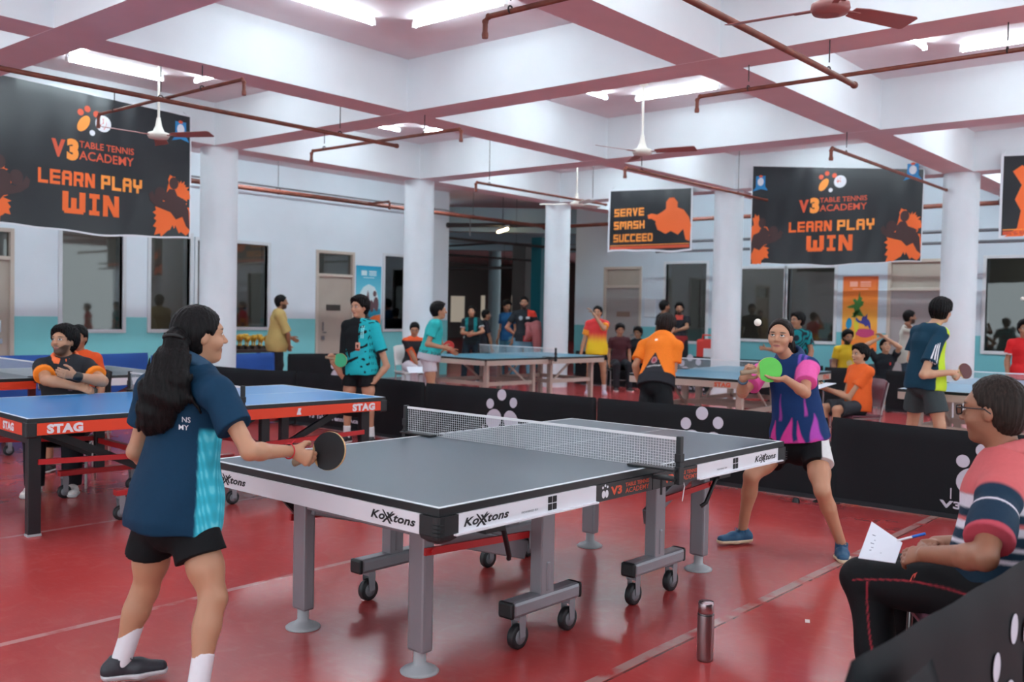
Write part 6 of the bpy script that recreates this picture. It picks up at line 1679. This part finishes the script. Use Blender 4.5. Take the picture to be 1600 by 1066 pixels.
pl = B['hand']['R']['palm']; batc = along(pl, 532, 563, .125, -1); bat(batc, nrm(-CF+CR*-.3+np.array([0, 0, -.1])), pl-batc, R_teal, R_black, 'bat with teal green rubber held by the boy in black and teal')

# --- boys at the far table before the third column
def kid_black(r):
    c = np.tile(C(40, 38, 42), (len(r['u']), 1)); c[r['u'] > .92] = C(224, 92, 50); t = np.where(r['dL'] < r['dR'], r['tL'], r['tR']); c[(t > .5) & r['sl']] = C(224, 92, 50); return c
J = bgpose(648, 505, 15.2, 250, 'sit', h=1.45, look=225, tilt=-18, lean=8, spec=dict(elL=(664, 560, -1), wrL=(660, 574, -1), elR=(645, 556, -1), wrR=(654, 574, -1)))
o, B = person(J, 'small boy in black shirt with orange collar sitting in front of the second column', skin=SK2, shirt=kid_black, pants=(196, 188, 196), h=.0095)
P_ = B['P']; chair(P_[0], P_[1], math.radians(250), 'chair under the small boy by the second column', M_pale, seat_z=max(.3, P_[2]-.10))
q = at(652, 578, 14.8); tag(MB().box((0, 0, 0), (.3, .22, .004), R=np.array([nrm(CR+CF*.3), nrm(CF-CR*.3), [0, 0, 1.]]).T @ np.array([[1, 0, 0], [0, .9, -.4], [0, .4, .9]])).build('score_sheet', mat('paper_white', (224, 228, 238), .7), loc=q), 'white score sheet in the hands of the small boy by the second column', 'paper')
def teal_top(r):
    c = np.tile(C(48, 178, 178), (len(r['u']), 1)); V = r['V']; n = np.sin(40*V[:, 2]+20*np.sin(25*V[:, 0]+18*V[:, 1])); c[(r['u'] < .16) & (n > 0)] = C(60, 64, 72); c[(r['u'] < .08)] = C(190, 186, 196); return c
J = bgpose(686, 478, 13.3, 318, h=1.60, lean=10, spec=dict(elR=(668, 538, -1), wrR=(692, 543, 1, .2), elL=(690, 540, 1), wrL=(704, 548, 1)))
o, B = person(J, 'boy in turquoise shirt and pale shorts with a red bat beside the second column', skin=SK1, hair='full', shirt=teal_top, shorts=(204, 198, 206), h=.0088, sleeve=.6, fit=1.6, shoes=((220, 220, 224), (210, 210, 210)), socks=(220, 220, 222))
pl = B['hand']['R']['palm']; batc = along(pl, 701, 541, .125, 1); bat(batc, nrm(-CF+CR*.15), pl-batc, R_red, R_black, 'bat with red rubber held by the boy in turquoise')

# --- group by the dark corner opening
def dk_teal(r):
    c = np.tile(C(26, 34, 38), (len(r['u']), 1)); c[(np.abs(r['l']) > .40) & (r['u'] > .45) & (np.abs(r['l']) < .85)] = C(22, 120, 122); t = np.where(r['dL'] < r['dR'], r['tL'], r['tR']); c[(t > .55) & r['sl']] = C(214, 214, 214); return c
J = bgpose(737, 479, 20.2, 215, spec=dict(elR=(722, 520, -1), wrR=(734, 521, -1), elL=(755, 518, -1), wrL=(740, 523, -1)))
person(J, 'boy in black shirt with teal panels, hands clasped, before the corner opening', skin=SK1, hair='short', shirt=dk_teal, pants=(30, 44, 54), h=.0105)
J = bgpose(760, 485, 21.2, 320, spec=dict(elR=(766, 530, -1), wrR=(768, 545, -1)))
person(J, 'dark dressed boy in profile, second from left in the corner opening group', skin=SK2, hair='short', shirt=(34, 34, 42), pants=(40, 40, 46), h=.0105)
J = bgpose(792, 470, 21.0, 180, look=250, tilt=-20)
person(J, 'man in blue tee looking down beside the man holding his jacket', skin=SK2, hair='full', shirt=(24, 76, 118), pants=(70, 124, 144), h=.0105, beard=.5)
def blk_red(r):
    c = np.tile(C(34, 38, 44), (len(r['u']), 1)); c[(r['l'] > .45) & (r['u'] > .80)] = C(210, 62, 48); c[((r['l']+.35)**2/.05+(r['u']-.74)**2/.006 < 1) & (r['f'] > 0)] = C(150, 164, 172); c[(np.abs(r['l']-.5) < .22) & (np.abs(r['u']-.76) < .035) & (r['f'] > 0)] = C(190, 200, 204); c[(r['u'] < .10) & (r['l'] > .0)] = C(190, 50, 50); return c
J = bgpose(819, 464, 19.6, 218, spec=dict(elR=(792, 512, -1), wrR=(806, 524, 1, .2), elL=(840, 512, -1), wrL=(832, 524, -1)))
o, B = person(J, 'bearded man in black polo with red shoulder, hand on hip', skin=SK2, hair='short', beard=.9, shirt=blk_red, pants=(98, 142, 162), h=.0105, fit=1.3)
jv = Vol(); jv.ecap(at(834, 506, 19.45), at(836, 520, 19.4), (.19, .05), (.12, .07), CR, CF, .04); jv.cone(at(838, 516, 19.4), at(840, 548, 19.4), .10, .07, .05); jv.cone(at(826, 518, 19.38), at(822, 530, 19.4), .07, .05, .05)
V, Q = jv.mesh(.012, lambda G: .012*np.sin(30*(G@CR.astype(np.float32))+8*G[..., 2])); c0 = V.mean(0); me = fast_mesh('folded_jacket', V, Q, c0); o = link('folded_jacket', me, None, [mat('rose_jacket', (150, 84, 86), .8)], loc=c0); tag(o, 'rose coloured jacket over the arm of the bearded man in black polo', 'jacket')

# --- boy in red and yellow
def sunset(r):
    a, b = C(222, 64, 66), C(238, 198, 44); u = np.clip((r['u']-.12+.015*np.sin(14*r['l']))/.5, 0, 1)[:, None]; u = u*u*(3-2*u); c = b*(1-u)+a*u
    t = np.where(r['dL'] < r['dR'], r['tL'], r['tR']); c[(t > .35) & r['sl']] = C(240, 150, 50); return c
J = bgpose(934, 479, 17.4, 215, look=200, spec=dict(elR=(912, 535, -1), wrR=(907, 556, -1), elL=(944, 514, -1, .25), wrL=(927, 490, -1, .24)))
person(J, 'boy in red and yellow shirt raising a hand to his face beside the third column', skin=SK1, hair='short', shirt=sunset, shorts=(20, 20, 24), shoes=((206, 196, 216), (220, 220, 224)), socks=(220, 220, 224), h=.0105, hem=-.12, fit=1.6)
for (px, py, D, lab, col, a) in ((969, 507, 18.7, 'seated person in dark red shirt left of the two behind the emblem barrier', (70, 34, 40), 225), (997, 512, 19.9, 'seated boy in black right of the two behind the emblem barrier', (36, 36, 42), 190)):
    J = bgpose(px, py, D, a, 'sit', h=1.62, tilt=-12)
    o, B = person(J, lab, skin=SK2, hair='full', shirt=col, pants=(40, 40, 46), h=.0115); P_ = B['P']
    chair(P_[0], P_[1], math.radians(a), 'chair under the ' + lab.split(' left of')[0].split(' right of')[0], M_blackp, seat_z=P_[2]-.11)
for k, y_ in enumerate((7.15, 6.45)):
    pass
def blk_red2(r):
    c = np.tile(C(36, 36, 42), (len(r['u']), 1)); c[(r['u'] > .86) & (np.abs(r['l']) < .5)] = C(190, 70, 60); c[(r['u'] < .22)] = C(150, 44, 48); return c
J = bgpose(1039, 470, 19.8, 325, spec={}); person(J, 'man in black with back turned before the right wall window, left of two', skin=SK2, hair='short', beard=.5, shirt=(30, 32, 40), pants=(40, 42, 48), h=.0105)
J = bgpose(1062, 474, 20.7, 205, spec=dict(elL=(1073, 512, -1), wrL=(1060, 516, -1))); person(J, 'bearded man in black and red facing the hall before the right wall window', skin=SK2, hair='full', beard=.8, shirt=blk_red2, pants=(40, 42, 48), h=.0105)

# --- boy in orange leaning over the far table
def orange_back(r):
    u, l = r['u'], r['l']; c = np.tile(C(244, 126, 36), (len(u), 1)); bk = r['f'] < .3
    c[(u < .54-.50*np.abs(l+.10)) & (~r['sl'])] = C(44, 44, 50); c[u < .14] = C(40, 40, 46)
    c[((l+.10)**2/.045+(u-.37)**2/.005 < 1) & bk] = C(170, 120, 130); c[((l+.10)**2/.012+(u-.37)**2/.0016 < 1) & bk] = C(160, 60, 70)
    c[(np.abs(u-.25+.03*l) < .015) & (np.abs(l+.10) < .5) & bk & (np.sin(60*l) > -.5)] = C(216, 212, 212); c[(np.abs(u-.80) < .022) & (np.abs(l) < .10) & bk] = C(236, 226, 216)
    return c
J = bgpose(1043, 489, 10.4, 22, h=1.70, lean=24, look=0, tilt=-4)
d = at(1024, 598, 10.2)-(J['hipL']+J['hipR'])/2
for n in 'LR': J['hip'+n] = J['hip'+n]+d*[1, 1, 1]
J['hipL'], J['hipR'] = at(1014, 600, 10.25), at(1036, 601, 10.12); J['knL'], J['knR'] = at(1010, 652, 10.15), at(1038, 656, 10.0); J['anL'], J['anR'] = at(1000, 704, 10.35), at(1040, 712, 10.2)
for n in 'LR': J['an'+n][2] = .085; J['toe'+n] = J['an'+n]+np.array([.13, .05, -.05])
J['neck'] = at(1036, 524, 10.42); J['shL'], J['shR'] = at(1006, 540, 10.5), at(1058, 541, 10.25); J['head'] = at(1042, 510, 10.5)
arms(J, dict(elL=(993, 572, -1, .26), wrL=(1000, 602, 1, .24), elR=(1052, 578, -1, .26), wrR=(1044, 582, 1, .24)))
person(J, 'boy in orange and black shirt seen from behind, leaning over the far blue table', skin=SK1, hair='full', hair_rgb=(40, 30, 28), shirt=orange_back, shorts=(20, 20, 24), h=.0082, hem=-.04, sleeve=.70, fit=1.6, leg_hem=.72, shoes=((210, 210, 214), (210, 210, 214)), socks=(220, 220, 224), hands={'L': dict(curl=50), 'R': dict(curl=40)})
q = at(1001, 605, 10.3)

# --- players and sitters at the right
J = bgpose(1246, 496, 13.8, 175, look=150, h=1.55, lean=6, spec=dict(elR=(1215, 548, -1, .27), wrR=(1196, 545, -1, .24)))
person(J, 'boy in teal half hidden behind the head of the serving girl', skin=SK2, hair='full', shirt=lambda r: np.where((np.sin(40*r['V'][:, 2:3]+10*np.sin(30*r['V'][:, :1])) > -.2), C(28, 132, 136), C(36, 44, 52)), shorts=(34, 34, 38), h=.0095)
def yel(r):
    c = np.tile(C(214, 172, 40), (len(r['u']), 1)); c[((r['l']-.1)**2/.12+(r['u']-.45)**2/.010 < 1) & (r['f'] > 0) & (np.sin(40*r['l']+30*r['u']) > -.3)] = C(206, 196, 170); return c
J = bgpose(1325, 517, 16.9, 222, 'sit', h=1.72, tilt=-5); o, B = person(J, 'bearded man in yellow shirt seated before the orange poster', skin=SK2, hair='full', beard=1., shirt=yel, pants=(44, 46, 54), h=.0105)
P_ = B['P']; chair(P_[0], P_[1], math.radians(222), 'chair under the bearded man in yellow', seat_z=P_[2]-.11)
J = bgpose(1384, 531, 15.9, 222, 'sit', h=1.60, tilt=14, spec=dict(elR=(1352, 540, -1, .26), wrR=(1374, 529, 1, .24), elL=(1406, 543, -1, .26), wrL=(1382, 527, 1, .24)))
o, B = person(J, 'boy in black leaning back with hands clasped on his head', skin=SK4, hair='short', shirt=plain((34, 36, 42), [(lambda r: (np.abs(r['l']-.35) < .10) & (np.abs(r['u']-.72) < .04) & (r['f'] > 0), (200, 60, 60))]), shorts=(38, 40, 46), h=.0105, shoes=((200, 200, 204), (210, 210, 210)))
P_ = B['P']; chair(P_[0], P_[1], math.radians(222), 'chair under the boy with hands on his head', M_blackp, seat_z=max(.3, P_[2]-.11))
P_ = at(1243, 600, 17.3); chair(P_[0], P_[1], math.radians(225), 'empty maroon chair left of the bearded man in yellow')
J = bgpose(1422, 486, 16.6, 285, look=300, spec=dict(elR=(1436, 522, -1), wrR=(1424, 512, -1), elL=(1428, 520, 1), wrL=(1434, 534, 1)))
person(J, 'bearded man in white shirt standing before the taupe door', skin=SK3, hair='short', beard=.9, shirt=(206, 202, 192), pants=(60, 76, 90), h=.0105, hem=-.14, sleeve=.7, fit=1.4)
J = bgpose(1344, 540, 11.1, 148, 'sit', h=1.50, lean=-6, spec=dict(elL=(1326, 622, -1), wrL=(1290, 607, 1), elR=(1322, 618, 1), wrR=(1284, 606, 1)))
o, B = person(J, 'boy in orange shirt sitting in profile on a maroon chair', skin=SK4, hair='full', shirt=(238, 104, 46), shorts=(58, 62, 68), h=.0088, sleeve=.55, fit=1.4, leg_hem=.85)
P_ = B['P']; chair(P_[0], P_[1], math.radians(148), 'maroon chair under the boy in orange shirt at the right', seat_z=max(.32, P_[2]-.10))
q = at(1285, 603, 11.0); tag(MB().box((0, 0, 0), (.24, .2, .004), R=np.array([nrm(CR+CF*.3), nrm(CF-CR*.3), [0, 0, 1.]]).T @ np.array([[.96, 0, -.25], [0, 1, 0], [.25, 0, .96]])).build('score_sheet', mat('paper_white', (224, 228, 238), .7), loc=q), 'white sheet in the hands of the boy in orange on the maroon chair', 'paper')
def navy_lime(r):
    u, l, f = r['u'], r['l'], r['f']; c = np.tile(C(20, 58, 78), (len(u), 1)); li = C(196, 226, 58)
    front = f > .10-.40*(1-u).clip(0, 1)
    c[front & (np.abs(l) < 1.8) & (~r['sl'])] = li; c[(u < .10) & (f > -.4)] = li
    return c
J = Jg = bgpose(1459, 470, 9.25, -34, look=-16, h=1.685, lean=4, stance=.3); J['head'] = J['head']+.09*J['F']; dS = (J['shR']-CAM)@CF; J['elR'] = at(1443, 586, dS-.13); J['wrR'] = at(1486, 582, dS-.10); Fg = nrm(np.array([.83, -.56, -.1]))
o, B = person(J, 'boy in navy and lime shirt with a dark red bat, seen from behind', skin=SK4, hair='full', shirt=navy_lime, shorts=(62, 70, 72), h=.0075, hem=-.08, sleeve=.72, fit=1.7, leg_hem=.72, shoes=((214, 214, 218), (214, 214, 214)), socks=(220, 220, 224), build=1.02, hands={'R': dict(D=nrm(np.array([0, 0, -.5])+CR*.7), N=CF, curl=(40, 64, 66, 68, 70))})
pl = B['hand']['R']['palm']; batc = along(pl, 1508, 580, .125, 1)
for k in range(3):
    m_ = MB(); P3 = [(1473-k*4.5, 534+k*.6), (1468-k*4.5, 548+k*.7), (1463-k*4.5, 561+k*.8), (1459-k*4.5, 573+k)]
    q_ = [];
    for a, b in P3: q_ += [at(a-1.1, b, 8.95)-B['base'], at(a+1.1, b+.3, 8.95)-B['base']]
    m_.add(q_, [(0, 1, 3, 2), (2, 3, 5, 4), (4, 5, 7, 6)], 0, True); st = m_.build('shoulder_stripe', M_white, o)
    sb = st.modifiers.new('fine', 'SUBSURF'); sb.subdivision_type = 'SIMPLE'; sb.levels = sb.render_levels = 3
    sw = st.modifiers.new('onto_shirt', 'SHRINKWRAP'); sw.target = [c for c in o.children if c.name.startswith('shirt')][0]; sw.wrap_mode = 'ABOVE_SURFACE'; sw.offset = .004
bat(batc, nrm(-CF*.9+CR*.35+np.array([0, 0, .25])), pl-batc, R_dkred, R_black, 'bat with dark red rubber held by the boy in navy and lime')
J = bgpose(1602, 502, 12.4, 200, spec={}); person(J, 'boy in red shirt cut by the right edge of the picture', skin=SK2, hair='full', shirt=plain((206, 36, 40), [(lambda r: (r['t'] > .56) & r['sl'], (220, 216, 216))]), shorts=(34, 34, 38), h=.0095)
